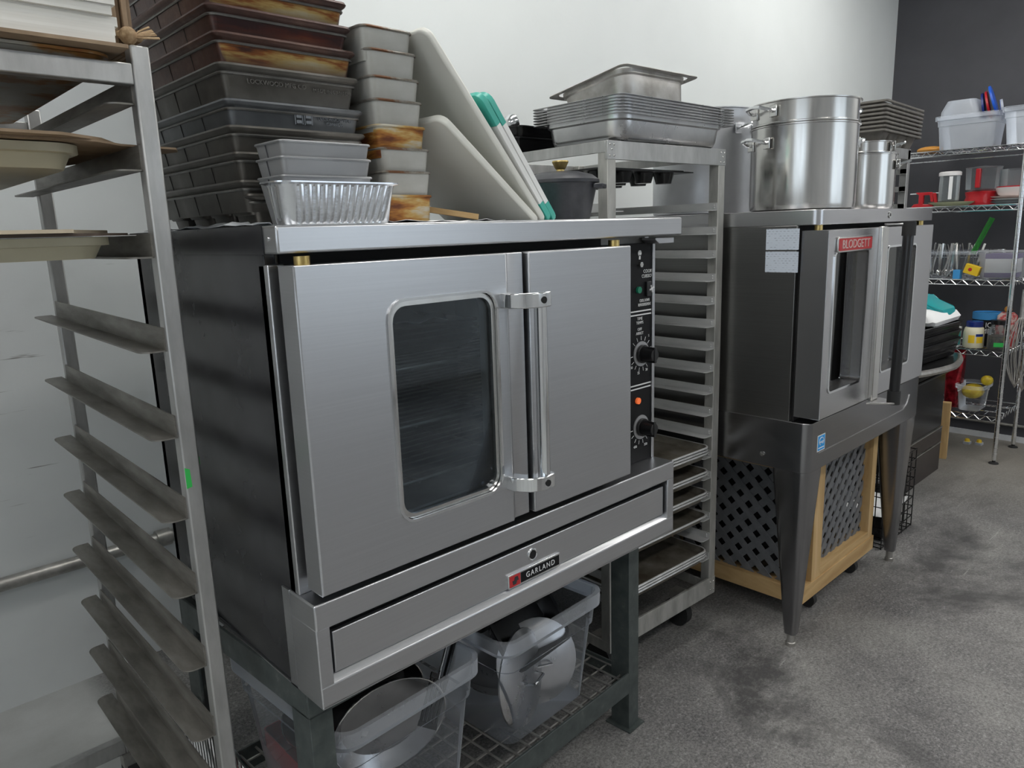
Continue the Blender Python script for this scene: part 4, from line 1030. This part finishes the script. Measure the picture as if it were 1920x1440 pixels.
# ================================================================== pots on it
BT = 1.4168
def stock_pot(name, label, loc, r, h, mat_='steel_bright', insert=0, ha=(R(160), R(-20)), ir=None, handle=True):
    o = thing(name, label, 'pot', loc)
    M().lathe([(.0001, 0), (r * .93, 0), (r * .985, .006), (r, .022), (r, h - .004), (r + .005, h - .003), (r + .005, h), (r - .003, h), (r - .003, .012), (.0001, .008)], 48).obj('pot_body', mat_, o)
    def hnd(z, a, rr_):
        m = M().tube([(rr_ - .002, -.045, z), (rr_ + .018, -.046, z + .004), (rr_ + .040, -.030, z + .012), (rr_ + .043, 0, z + .014), (rr_ + .040, .030, z + .012), (rr_ + .018, .046, z + .004), (rr_ - .002, .045, z)], .0058, 8).xf(Matrix.Rotation(a, 4, 'Z'))
        m.obj('handle', 'chrome', o)
        for s in (-1, 1):
            M().box(rr_ - .002, rr_ + .003, s * .045 - .016, s * .045 + .016, z - .017, z + .017).xf(Matrix.Rotation(a, 4, 'Z')).obj('handle_plate', mat_, o, .002)
    if handle:
        for a in ha: hnd(h * .80, a, r)
    if insert:
        ir = ir or r * .985
        ins = M().lathe([(ir - .002, h - .03), (ir, h - .028), (ir, h + .002), (ir + .005, h + .004), (ir + .005, h + .008), (ir, h + .010), (ir, h + insert - .004), (ir + .007, h + insert - .003), (ir + .007, h + insert), (ir - .003, h + insert), (ir - .003, h - .028), (ir - .002, h - .03)], 48).obj('steamer_insert', mat_, o)
        if handle:
            for a in ha: hnd(h + insert * .58, a + R(6), ir)
    return o
stock_pot('stock_pot', 'large steel stock pot with steamer insert at the front of the dark oven', (1.880, .062, BT), .163, .262, insert=.072, ha=(R(150), R(-30)))
stock_pot('stock_pot', 'tall dull aluminium stock pot behind the middle rack post', (1.960, .480, BT), .186, .362, 'aluminium_pot', ha=(R(262), R(82)))
stock_pot('stock_pot', 'smaller steel pot with two stacked rings right of the large stock pot', (2.415, .075, BT), .108, .200, insert=.045, ir=.085, ha=(R(-60), R(120)))
# grey mini loaf trays and the rack they rest on
FR = thing('pan_rack', 'short view of a third aluminium rack behind the pots on the dark oven', 'rack', (2.690, .190, 0), 0)
for (x, y) in ((0, 0), (.51, 0), (0, .58), (.51, .58)): B(x, x + .032, y, y + .032, .12, 1.688).obj('post', 'aluminium', FR, .002)
for y in (0, .574): B(0, .542, y, y + .008, 1.645, 1.690).obj('top_bar', 'aluminium', FR, .001)
for x in (0, .534): B(x, x + .008, .008, .574, 1.658, 1.690).obj('top_bar', 'aluminium', FR, .001)
for y in (0, .574): B(0, .542, y, y + .008, .12, .16).obj('bottom_bar', 'aluminium', FR, .001)
fr1 = M().box(0, .0022, .003, .61, 0, .024).box(-.04, 0, .003, .61, 0, .002).mesh('rail', 'aluminium'); fr2 = M().box(-.0022, 0, .003, .61, 0, .024).box(0, .04, .003, .61, 0, .002).mesh('rail', 'aluminium')
for i in range(18):
    for me, x in ((fr1, .51), (fr2, .032)):
        o = bpy.data.objects.new('rail', me); COL.objects.link(o); o.parent = FR; o.location = (x, 0, 1.58 - i * .078)
for x in (.03, .51):
    for y in (.03, .58): M().cyl((x - .014, y, .05), (x + .014, y, .05), .05, n=18).obj('caster', 'rubber', FR); B(x - .02, x + .02, y - .02, y + .02, .09, .12).obj('caster_fork', 'galvanised', FR)
GL = None
for i in range(8):
    loc = (3.000 + .002 * i, .352, 1.6905 + .0165 * i)
    lab = 'grey mini loaf tray on the third rack, %s of eight nested' % (ORD[i] if i < 7 else 'topmost')
    rot = (0, 0, R(3 + random.uniform(-.4, .4)))
    if GL is None:
        GL = thing('mini_loaf_tray', lab, 'loaf pans', loc, rot[2], 'grey mini loaf trays')
        M().rl([(.262, .202, .012, .044), (.265, .205, .014, .047), (.265, .205, .014, .054), (.255, .195, .010, .054), (.255, .195, .010, .046), (.262, .202, .012, .044)], 3, False, False).obj('tray_rim', 'grey_pan', GL)
        for a in range(4):
            for b in range(2):
                M().rl([(.042, .072, .012, 0), (.044, .074, .012, .003), (.058, .090, .014, .044), (.0605, .0925, .014, .0465)], 3, True, False).xf(Matrix.Translation((-.186 + .124 * a, -.094 + .188 * b, 0))).obj('loaf_cup', 'grey_pan', GL)
    else: dup(GL, loc, rot, lab)

# ================================================================== wooden cart with lattice under the dark oven
CT = thing('lattice_cart', 'pale wooden cart with grey lattice panels on black casters under the dark oven', 'cart', (1.800, -.040, 0))
CW, CD = .650, .58
B(0, CW, 0, .04, .064, .122).obj('base_rail', 'wood_x', CT, .001); B(0, CW, CD - .04, CD, .064, .122).obj('base_rail', 'wood_x', CT, .001)
B(0, .04, .04, CD - .04, .064, .122).obj('base_rail', 'wood_y', CT, .001); B(CW - .04, CW, .04, CD - .04, .064, .122).obj('base_rail', 'wood_y', CT, .001)
for i in range(4): B(.045, CW - .045, .045 + .125 * i, .045 + .125 * i + .115, .100, .112).obj('base_board', 'wood_x', CT)
for (x, y) in ((0, 0), (0, CD - .04), (CW - .04, CD - .04)): B(x, x + .022, y, y + .04, .122, .585).obj('corner_post', 'wood', CT, .001)
B(0, .022, .04, CD - .04, .545, .585).obj('top_rail', 'wood_y', CT, .001); B(0, CW, CD - .04, CD, .585, .61).obj('top_rail', 'wood_x', CT, .001)
B(.088, .160, .004, .070, .122, .60).obj('door_post', 'wood', CT, .001)
B(.160, .600, .004, .040, .122, .150).obj('door_rail', 'wood_x', CT, .001); B(.160, .600, .004, .040, .56, .60).obj('door_rail', 'wood_x', CT, .001)
B(.596, .640, .004, .040, .122, .60).obj('door_post', 'wood', CT, .001)
def clip(poly, x0, x1, y0, y1):
    for ax, lim, sgn in ((0, x0, 1), (0, x1, -1), (1, y0, 1), (1, y1, -1)):
        out = []
        for i in range(len(poly)):
            p, q = poly[i - 1], poly[i]
            a, b2 = (p[ax] - lim) * sgn >= 0, (q[ax] - lim) * sgn >= 0
            if a != b2:
                t = (lim - p[ax]) / (q[ax] - p[ax]); out.append((p[0] + (q[0] - p[0]) * t, p[1] + (q[1] - p[1]) * t))
            if b2: out.append(q)
        poly = out
        if len(poly) < 3: return None
    return poly
def lattice(plane, u0, u1, v0, v1, d0, parent, pitch, w):
    for sgn, dd in ((1, 0), (-1, .0045)):
        n = int((u1 - u0 + v1 - v0) / pitch) + 2
        for i in range(-n, n):
            c = u0 + i * pitch + .5 * pitch
            s = w / 2 * 1.414
            q = [(c - s, v0), (c + s, v0), (c + s + sgn * (v1 - v0), v1), (c - s + sgn * (v1 - v0), v1)]
            q = clip(q, u0, u1, v0, v1)
            if q: M().poly(q, plane, d0 + dd, d0 + dd + .0042).obj('lattice_slat', 'lattice', parent, 0, smooth=0)
lattice('x', .010, CD - .01, .100, .575, .022, CT, .070, .0255)
lattice('y', .160, .596, .140, .575, .034, CT, .066, .0245)
for (x, y) in ((.137, .035), (.507, .035), (.137, CD - .04), (.56, CD - .04)):
    M().cyl((x - .012, y, .03), (x + .012, y, .03), .03, n=18).obj('caster', 'rubber', CT); B(x - .018, x + .018, y - .018, y + .018, .045, .064).obj('caster_fork', 'black_enamel', CT)

o = M().rl([(.27, .22, .03, 0), (.28, .23, .03, .36), (.28, .23, .03, .40), (.26, .21, .03, .40), (.25, .20, .03, .01)]).obj('black_tub', 'black_enamel'); put(o, (2.135, .275, .1225)); tag(o, 'black tub inside the lattice cart', 'tub')
# wire crate with papers beyond the cart
WC = thing('wire_crate', 'black wire crate standing on the floor beyond the lattice cart', 'crate', (2.600, -.02, 0))
for i in range(9):
    z = .006 + .045 * i
    M().tube([(0, 0, z), (.36, 0, z), (.36, .195, z), (0, .195, z)], .0028, 5, True).obj('hoop_wire', 'black_enamel', WC)
m = M()
for i in range(7):
    m.cyl((.06 * i, 0, 0), (.06 * i, 0, .37), .0024, n=5); m.cyl((.06 * i, .195, 0), (.06 * i, .195, .37), .0024, n=5)
for i in range(1, 6): m.cyl((0, .0325 * i, 0), (0, .0325 * i, .37), .0024, n=5); m.cyl((.36, .0325 * i, 0), (.36, .0325 * i, .37), .0024, n=5)
for i in range(1, 8): m.cyl((.045 * i, 0, .005), (.045 * i, .195, .005), .0024, n=5)
m.obj('upright_wires', 'black_enamel', WC)
wavy('paper_sheet', 'white paper sheets lying in the black wire crate', 2.615, 2.945, -.008, .165, .125, .012, 'paper_white', 'paper', 6, 6, 9)
o = B(-.12, .12, -.07, .07, 0, .11).obj('dark_box', 'black_enamel', None, .004); put(o, (2.80, .08, .0098)); tag(o, 'black box under the papers in the wire crate', 'box')

# ================================================================== black range with roasting pans
RG = thing('black_range', 'black and brown kitchen range with curved steel front edge near the dark wall', 'range', (3.260, .160, 0))
B(0, .630, .0, .62, .10, .62).obj('range_body', 'black_enamel', RG, .004)
B(.01, .625, -.012, .0, .255, .60).obj('oven_door', 'black_enamel', RG, .003)
M().tube([(.03, -.012, .575), (.03, -.04, .575), (.60, -.04, .575), (.60, -.012, .575)], .008, 8).obj('door_handle', 'black_enamel', RG)
B(.005, .632, -.016, .0, .165, .248).obj('drawer_front', 'brown_enamel', RG, .003)
B(.002, .634, -.018, .0, .245, .250).obj('trim_strip', 'steel_worn', RG)
B(.002, .634, -.018, .0, .157, .162).obj('trim_strip', 'steel_worn', RG)
B(.0, .634, -.014, .60, .0, .155).obj('plinth', 'brown_enamel', RG, .003)
arc = [(-.01, -.02)] + [(-.01 + .70 * i / 14, -.10 + .055 * (2 * i / 14 - 1) ** 2 - .02 * (1 - abs(2 * i / 14 - 1))) for i in range(15)] + [(.70, .10), (.66, .62), (-.01, .62)]
M().poly(arc, 'z', .620, .655).obj('cooktop', 'black_enamel', RG, .004)
M().tube([(a, b - .004, .640) for a, b in arc[1:16]] + [(.706, .10, .640)], .017, 8).obj('front_edge', 'steel_worn', RG)
for i, (hh, zz) in enumerate(((.05, .6565), (.05, .700), (.055, .744))):
    o = thing('roasting_pan', 'black ribbed roasting pan on the range, %s of three' % ('lowest', 'middle', 'topmost')[i], 'roasting pan', (3.600, .375, zz + .003), R(-4), 'roasting pans on the range')
    tray(.31, .265, .095, .02, .006, .03, .003, .008).obj('pan_body', 'black_enamel', o)
    for z in (.035, .055): M().tube([(x, y, z) for x, y in rr(.302 + z * .06, .257 + z * .06, .03, 3)], .0022, 5, True).obj('rib', 'black_enamel', o)
TB = thing('snack_bag', 'teal and white plastic bag lying on the roasting pans', 'bag', (3.74, .27, .842))
def crumple(m, a, seed):
    random.seed(seed); m.v = [(x + random.uniform(-a, a), y + random.uniform(-a, a), z + random.uniform(-a * .5, a * .5)) for x, y, z in m.v]; return m
crumple(M().rl([(.20, .15, .03, 0), (.21, .16, .04, .02), (.20, .14, .04, .05), (.15, .08, .03, .072)], 4), .006, 3).obj('bag_body', 'paper_white', TB)
crumple(M().rl([(.10, .150, .03, .03, .08, 0), (.12, .13, .04, .07, .06, 0), (.13, .06, .02, .105, .05, 0), (.14, .02, .01, .128, .04, 0)], 4), .008, 4).obj('bag_top', 'teal_bag', TB)
o = B(-.022, .022, -.022, .022, 0, .335).obj('wood_post', 'wood', None, .002); put(o, (4.125, .195, .0), (0, 0, R(10))); tag(o, 'short wooden post standing under the wire shelving', 'post')
for i, (x, y) in enumerate(((4.53, .175), (4.55, .115))):
    o = thing('bait_trap', 'small yellow bait trap on the floor, the one nearer the %s' % ('wooden post' if i == 0 else 'shelf leg'), 'trap', (x, y, 0))
    M().rl([(.025, .02, .006, 0), (.022, .018, .006, .014)]).obj('trap_base', 'frost', o)
    M().lathe([(.0001, .014), (.016, .014), (.012, .03), (.0001, .034)], 8).obj('trap_top', 'yellow', o)

# ================================================================== wire shelving on the dark wall
WS = thing('wire_shelving', 'chrome wire shelving unit with five shelves against the dark wall', 'shelving', (4.190, -.050, 0))
WX, WY = .42, .84
for (x, y) in ((0, 0), (WX, 0), (0, WY), (WX, WY)):
    p = M().cyl((x, y, .02), (x, y, 1.98), .0125, n=12)
    p.obj('post', 'chrome', WS)
    rg = M()
    for i in range(60): rg.cyl((x, y, .06 + i * .032), (x, y, .0615 + i * .032), .0133, n=10)
    rg.obj('post_grooves', 'steel_worn', WS)
    M().lathe([(.0001, 0), (.026, 0), (.024, .006), (.009, .010), (.009, .024), (.0001, .024)], 14, (x, y, 0)).obj('foot', 'rubber', WS)
SHELF = [.270, .640, 1.032, 1.438, 1.745]
for z in SHELF:
    f = M()
    for zz in (z, z - .028):
        f.tube([(0, 0, zz), (WX, 0, zz), (WX, WY, zz), (0, WY, zz)], .0035, 6, True)
    f.obj('shelf_frame', 'chrome', WS)
    t = M()
    for (a, b, n) in (((0, 0), (0, WY), 28), ((0, 0), (WX, 0), 14), ((0, WY), (WX, WY), 14)):
        t.tube([(a[0] + (b[0] - a[0]) * i / n, a[1] + (b[1] - a[1]) * i / n, z - (.028 if i % 2 else 0)) for i in range(n + 1)], .0028, 5)
    t.obj('shelf_truss', 'chrome', WS)
    d = M()
    for i in range(1, 33): d.cyl((0, WY * i / 33, z), (WX, WY * i / 33, z), .0018, n=4)
    for i in (1, 2): d.cyl((WX * i / 3, 0, z - .004), (WX * i / 3, WY, z - .004), .003, n=5)
    d.obj('shelf_wires', 'chrome', WS)
Z0, Z1, Z2, Z3, Z4 = [z + .003 for z in SHELF]
FX = 4.21                        # just inside the front edge of the shelves
# --- top shelf
storage_bin('storage_bin', 'frosted plastic bin of lids on the top wire shelf', (FX + .13, .255, Z4), 0, .12, .150, .185, ('frost', 'bin_rim'))
storage_bin('storage_bin', 'frosted plastic bin of containers at the right end of the top shelf', (FX + .13, -.055, Z4), 0, .12, .135, .195, ('frost', 'bin_rim'))
o = M().rl([(.10, .095, .03, 0), (.098, .093, .03, .06), (.080, .072, .035, .115), (.078, .070, .03, .117)], 5).obj('clear_tub', 'frost'); put(o, (FX + .13, .300, Z4 + .15)); tag(o, 'upturned clear tub sitting in the bin of lids', 'tub')
for lab, mt, y, zt, h in (('dark navy round lid standing in the bin of lids', 'navy_plastic', .205, 10, .072), ('red round lid standing in the bin of lids', 'red_metal', .183, 14, .075), ('bright blue lid standing tallest in the bin of lids', 'blue_plastic', .160, 18, .085)):
    o = M().lathe([(.0001, 0), (h, 0), (h, .010), (h - .006, .012), (.0001, .012)], 28).obj('round_cover', mt); put(o, (FX + .12, y, Z4 + .112 + h * 1.55), (R(90 - zt), 0, R(8))); tag(o, lab, 'cover', 'lids in the bin')
o = M().lathe([(.0001, 0), (.055, 0), (.055, .012), (.0001, .012)], 24).obj('clear_cover', 'frost'); put(o, (FX + .12, .118, Z4 + .195), (R(80), 0, R(15))); tag(o, 'clear round lid poking up between the two shelf bins', 'lid')
for i, (y, a) in enumerate(((.03, 78), (-.01, 72))):
    o = M().rl([(.09, .075, .03, 0), (.09, .075, .03, .012)]).obj('clear_cover', 'frost'); put(o, (FX + .12, y - .05, Z4 + .225), (R(a), 0, R(10))); tag(o, 'clear rectangular lid standing in the right end bin, %s one' % ('left' if i == 0 else 'right'), 'lid')
o = M().sphere((0, 0, .02), .045, 12, 8, .5).obj('kraft_wrap', 'orange'); put(o, (FX + .10, .45, Z4 - .001), (0, 0, 0)); o.scale = (1, 1.6, .9); tag(o, 'crumpled brown paper wrap left of the bin of lids', 'paper')
# --- second shelf
AP = thing('apple_peeler', 'red clamp apple peeler on the wire shelf', 'peeler', (FX + .06, .455, Z3))
M().poly([(-.06, 0), (.06, 0), (.045, .018), (.02, .022), (.02, .07), (.04, .085), (-.05, .085), (-.06, .03), (-.045, .03), (-.038, .068), (-.005, .068), (-.005, .018), (-.06, .014)], 'x', -.012, .012).obj('frame', 'red_metal', AP, .002)
M().cyl((0, .07, .078), (0, -.10, .078), .004, n=8).obj('shaft', 'chrome', AP)
M().poly([(-.08, .02), (-.065, .02), (-.05, .08), (-.068, .08)], 'x', -.008, .008).obj('blade_arm', 'red_metal', AP, .001)
CN = thing('clear_canister', 'clear canister with white lid on the wire shelf', 'canister', (FX + .05, .318, Z3 + .028))
M().lathe([(.0001, 0), (.050, 0), (.052, .004), (.052, .140), (.050, .140), (.050, .005), (.0001, .003)], 28).obj('canister_body', 'jar_glass', CN)
M().lathe([(.0001, .140), (.057, .140), (.057, .158), (.050, .163), (.0001, .163)], 28).obj('canister_lid', 'china', CN)
B(-.053, -.050, -.030, -.012, .01, .135).obj('label_strip', 'paper_white', CN)
o = M().lathe([(.0001, 0), (.075, 0), (.112, .018), (.118, .024), (.112, .024), (.074, .006), (.0001, .004)], 32).obj('plate', 'plate_green'); put(o, (FX + .10, .315, Z3)); tag(o, 'pale green plate under the clear canister', 'plate')
FO = thing('food_processor', 'red food processor with clear bowl on the wire shelf', 'food processor', (FX + .20, .190, Z3))
M().rl([(.08, .08, .05, 0), (.085, .085, .06, .02), (.075, .075, .05, .045), (.08, .08, .05, .075), (.055, .055, .05, .085)], 5).obj('motor_base', 'red_metal', FO)
M().lathe([(.075, .086), (.085, .09), (.090, .20), (.092, .21), (.0001, .22)], 28).obj('bowl', 'jar_glass', FO)
B(-.115, -.085, -.012, .012, .095, .20).obj('bowl_handle', 'red_metal', FO, .004)
o = M().lathe([(.0001, 0), (.10, 0), (.112, .004), (.118, .19), (.114, .19), (.108, .006), (.0001, .004)], 30).obj('clear_bowl', 'jar_glass'); put(o, (FX + .25, .005, Z3)); tag(o, 'tall clear plastic bowl behind the white bowl', 'bowl')
for i in range(3):
    o = M().lathe([(.0001, 0), (.06, 0), (.098, .012), (.104, .016), (.098, .016), (.06, .004), (.0001, .004)], 30).obj('plate', ('china_grey', 'china', 'china_pink')[i]); put(o, (FX + .11, .02, Z3 + .0135 * i)); tag(o, '%s plate under the white bowl on the shelf' % ('grey lowest', 'white middle', 'pinkish topmost')[i], 'plate', 'plates under the bowl')
o = M().lathe([(.0001, 0), (.04, 0), (.07, .02), (.084, .055), (.081, .055), (.067, .022), (.0001, .006)], 30).obj('bowl', 'china'); put(o, (FX + .11, .02, Z3 + .034)); tag(o, 'white bowl on the stack of plates', 'bowl')
BW = thing('bowl', 'white bowl with red rim nested in the white bowl', 'bowl', (FX + .11, .02, Z3 + .058))
M().lathe([(.0001, 0), (.04, 0), (.066, .015), (.076, .034), (.073, .034), (.062, .016), (.0001, .006)], 30).obj('bowl_body', 'china', BW)
M().lathe([(.0755, .026), (.0785, .033), (.0785, .037), (.0725, .037)], 30).obj('red_rim', 'red_metal', BW)
# --- third shelf
storage_bin('storage_bin', 'clear plastic bin full of cutlery on the wire shelf', (FX + .15, .300, Z2), 0, .13, .150, .155, ('bin_plastic', 'bin_rim'))
random.seed(5)
cut = None
for i in range(26):
    k = i % 2
    loc = (FX + .06 + random.uniform(0, .16), .18 + .25 * i / 26, Z2 + .033); rot = (R(random.uniform(-16, 16)), R(random.uniform(-12, 12)), R(random.uniform(0, 180)))
    lab = 'steel spoon standing in the clear cutlery bin'
    if cut is None:
        cut = thing('steel_cutlery', lab, 'cutlery', loc, 0, 'cutlery in the clear bin', rot)
        M().box(-.006, .006, -.001, .001, .0, .165).obj('handle', 'steel_bright', cut, .0005)
        M().sphere((0, 0, -.01), .017, 10, 8, 1.3).xf(Matrix.Scale(.3, 4, (0, 1, 0))).obj('spoon_bowl', 'steel_bright', cut)
    else: dup(cut, loc, rot, lab)
o = M().cyl((0, 0, 0), (0, 0, .21), .014, n=14).obj('green_tube', 'green_glass'); put(o, (FX + .06, .172, Z2 + .14), (R(22), 0, 0)); tag(o, 'green translucent tube slanting out of the cutlery bin', 'tube')
o = B(0, .05, 0, .035, 0, .05).obj('blue_box', 'sky_blue', None, .001); put(o, (FX + .002, .215, Z2)); o.location.y = .108; o.location.y = .112; tag(o, 'small blue box in front of the cutlery bin', 'box')
o.location = (FX - .004 + .001, .212, Z2)
YB = thing('yellow_box', 'yellow carton tilted beside the blue box', 'box', (FX + .002, .128, Z2 + .0155), 0, None, (R(17), 0, 0))
B(0, .05, 0, .075, 0, .052).obj('carton', 'yellow', YB, .001)
M().cyl((-.0005, .045, .026), (0, .045, .026), .010, n=14).obj('red_mark', 'red_badge', YB)
PB = thing('bagged_box', 'purple and white box inside a clear plastic bag on the wire shelf', 'bag', (FX + .09, .015, Z2 + .002))
B(-.06, .08, -.062, .085, .02, .135).obj('box', 'paper_white', PB, .002)
B(-.0615, .081, -.0635, .086, .110, .137).obj('purple_band', 'purple', PB, .002); B(-.0615, .081, -.0635, .086, .008, .034).obj('purple_band', 'purple', PB, .002)
M().rl([(.075, .09, .02, 0), (.085, .10, .03, .03), (.085, .102, .03, .11), (.07, .112, .02, .148), (.02, .115, .01, .155)], 4).xf(Matrix.Translation((.01, .015, 0))).obj('bag', 'bag_film', PB)
JL = thing('glass_jar', 'jar with steel lid behind the bagged box', 'jar', (FX + .24, .09, Z2)); M().lathe([(.0001, 0), (.04, 0), (.042, .12), (.036, .14), (.0001, .14)], 20).obj('jar_body', 'jar_glass', JL); M().lathe([(.0001, .14), (.042, .14), (.042, .158), (.0001, .16)], 20).obj('jar_lid', 'steel_bright', JL)
# --- fourth shelf
CR = thing('carton', 'white and turquoise carton beside the mayonnaise jar', 'carton', (FX + .02, .212, Z1)); B(-.012, .05, -.018, .018, 0, .115).obj('carton_body', 'paper_white', CR, .001); B(-.0125, .03, -.0185, -.002, .012, .1).obj('turquoise_panel', 'teal_bag', CR)
MJ = thing('mayonnaise_jar', 'jar of mayonnaise with blue lid on the wire shelf', 'jar', (FX + .065, .130, Z1))
M().lathe([(.0001, 0), (.048, 0), (.053, .010), (.053, .085), (.047, .112), (.040, .120), (.0001, .120)], 28).obj('jar_body', 'mayo', MJ); M().lathe([(.0001, .120), (.043, .120), (.043, .148), (.040, .151), (.0001, .151)], 28).obj('jar_lid', 'navy_plastic', MJ)
def cyl_label(r, a0, a1, z0, z1, n=8): return M().loft([[(rr_ * math.cos(R(a0 + (a1 - a0) * i / n)), rr_ * math.sin(R(a0 + (a1 - a0) * i / n)), z) for i in range(n + 1)] for rr_, z in ((r, z0), (r, z1))], False, False)
def open_strip(r, a0, a1, z0, z1, n=8):
    v = []; f = []
    for i in range(n + 1):
        t = R(a0 + (a1 - a0) * i / n); v += [(r * math.cos(t), r * math.sin(t), z0), (r * math.cos(t), r * math.sin(t), z1)]
    for i in range(n): f.append((2 * i, 2 * i + 2, 2 * i + 3, 2 * i + 1))
    return M().add(v, f)
open_strip(.0536, 165, 200, .03, .075).obj('yellow_label', 'yellow', MJ); open_strip(.0536, 210, 250, .03, .065).obj('yellow_label', 'yellow', MJ); open_strip(.0537, 205, 250, .067, .082).obj('blue_label', 'navy_plastic', MJ)
TN = thing('ice_cream_tin', 'blue and black tin behind the mayonnaise jar', 'tin', (FX + .215, .105, Z1))
M().lathe([(.0001, 0), (.075, 0), (.075, .175), (.0001, .175)], 32).obj('tin_body', 'black_panel', TN); M().lathe([(.0755, .150), (.0775, .152), (.0775, .188), (.0755, .190), (.070, .190), (.070, .184), (.0001, .184)], 32).obj('blue_band', 'sky_blue', TN)
for s_, zz in (('ICE', .120), ('MELT', .085)): text('tin_lettering', s_, .042, (-.0758 * math.cos(R(25)), -.0758 * math.sin(R(25)) - .0, zz), (R(90), 0, R(-65)), 'white_print', TN, sx=.8)
GJ = thing('glass_jar', 'glass jar with black lid and green tape on the wire shelf', 'jar', (FX + .06, .012, Z1))
M().lathe([(.0001, 0), (.044, 0), (.048, .008), (.048, .10), (.034, .130), (.034, .14), (.0001, .14)], 26).obj('jar_body', 'jar_glass', GJ); M().lathe([(.0001, .004), (.043, .004), (.044, .075), (.0001, .085)], 20).obj('jar_filling', 'jar_content', GJ); M().lathe([(.0001, .14), (.037, .14), (.037, .164), (.0001, .166)], 24).obj('jar_lid', 'black_plastic', GJ)
open_strip(.0486, 175, 255, .018, .042).obj('green_label', 'green_tape', GJ)
SPK = thing('spice_bag', 'printed pinkish food bag behind the glass jar', 'bag', (FX + .16, -.005, Z1)); M().rl([(.04, .045, .01, 0), (.045, .05, .02, .10), (.03, .045, .01, .18), (.008, .03, .005, .20)], 4).obj('bag_body', 'pack_print', SPK); M().sphere((0, 0, .215), .02, 10, 7).obj('bag_knot', 'orange', SPK)
# --- bottom shelf
RB = thing('foil_bag', 'red foil bag hanging over the bin on the bottom shelf', 'bag', (FX + .13, .225, Z0 + .0)); M().rl([(.05, .035, .01, 0), (.055, .04, .02, .15), (.04, .045, .015, .24), (.008, .05, .004, .345)], 4).obj('bag_body', 'red_foil', RB)
storage_bin('storage_bin', 'clear plastic bin with yellow bags on the bottom wire shelf', (FX + .12, .118, Z0), 0, .105, .068, .150)
o = M().sphere((0, 0, 0), .06, 14, 9, .8).obj('yellow_bag', 'yellow_bag'); put(o, (FX + .11, .118, Z0 + .105)); o.scale = (1.3, .95, .9); tag(o, 'crumpled yellow bag filling the bottom shelf bin', 'bag')
o = M().sphere((0, 0, 0), .032, 12, 8, .9).obj('yellow_bag', 'yellow_bag'); put(o, (FX + .10, .050, Z0 + .178)); tag(o, 'small yellow bag knot at the right rim of the bottom bin', 'bag')
# --- whisks hanging from the shelf end
for i, (x, y, L0) in enumerate(((4.215, -.105, .52), (4.30, -.125, .56))):
    WH = thing('balloon_whisk', 'large wire balloon whisk hanging at the end of the shelving, %s' % ('nearer one' if i == 0 else 'farther one'), 'whisk', (x, y, .985))
    M().cyl((0, 0, -.16), (0, 0, 0), .012, .010, n=12).obj('handle', 'steel_worn', WH)
    M().tube([(.012 * math.cos(t), 0, .016 + .012 * math.sin(t)) for t in [2 * math.pi * j / 14 for j in range(14)]], .0025, 5, True).obj('hang_loop', 'chrome', WH)
    for j in range(9):
        a = math.pi * j / 9
        M().tube([((.010 + .048 * math.sin(math.pi * q / 12) ** .8 * (1 if q < 13 else 1)) * math.cos(a) * s_, (.010 + .048 * math.sin(math.pi * q / 12) ** .8) * math.sin(a) * s_, -.15 - L0 * .72 * q / 12) for s_ in (1,) for q in range(12)] + [(0, 0, -.15 - L0 * .75)] + [(-(.010 + .048 * math.sin(math.pi * q / 12) ** .8) * math.cos(a), -(.010 + .048 * math.sin(math.pi * q / 12) ** .8) * math.sin(a), -.15 - L0 * .72 * q / 12) for q in range(11, -1, -1)], .0018, 5).obj('whisk_wire', 'steel_worn', WH)
    M().tube([(0, 0, .028), (0, .03, .045), (0, .07 if i == 0 else .09, .045)], .0025, 5).obj('hook', 'chrome', WH)
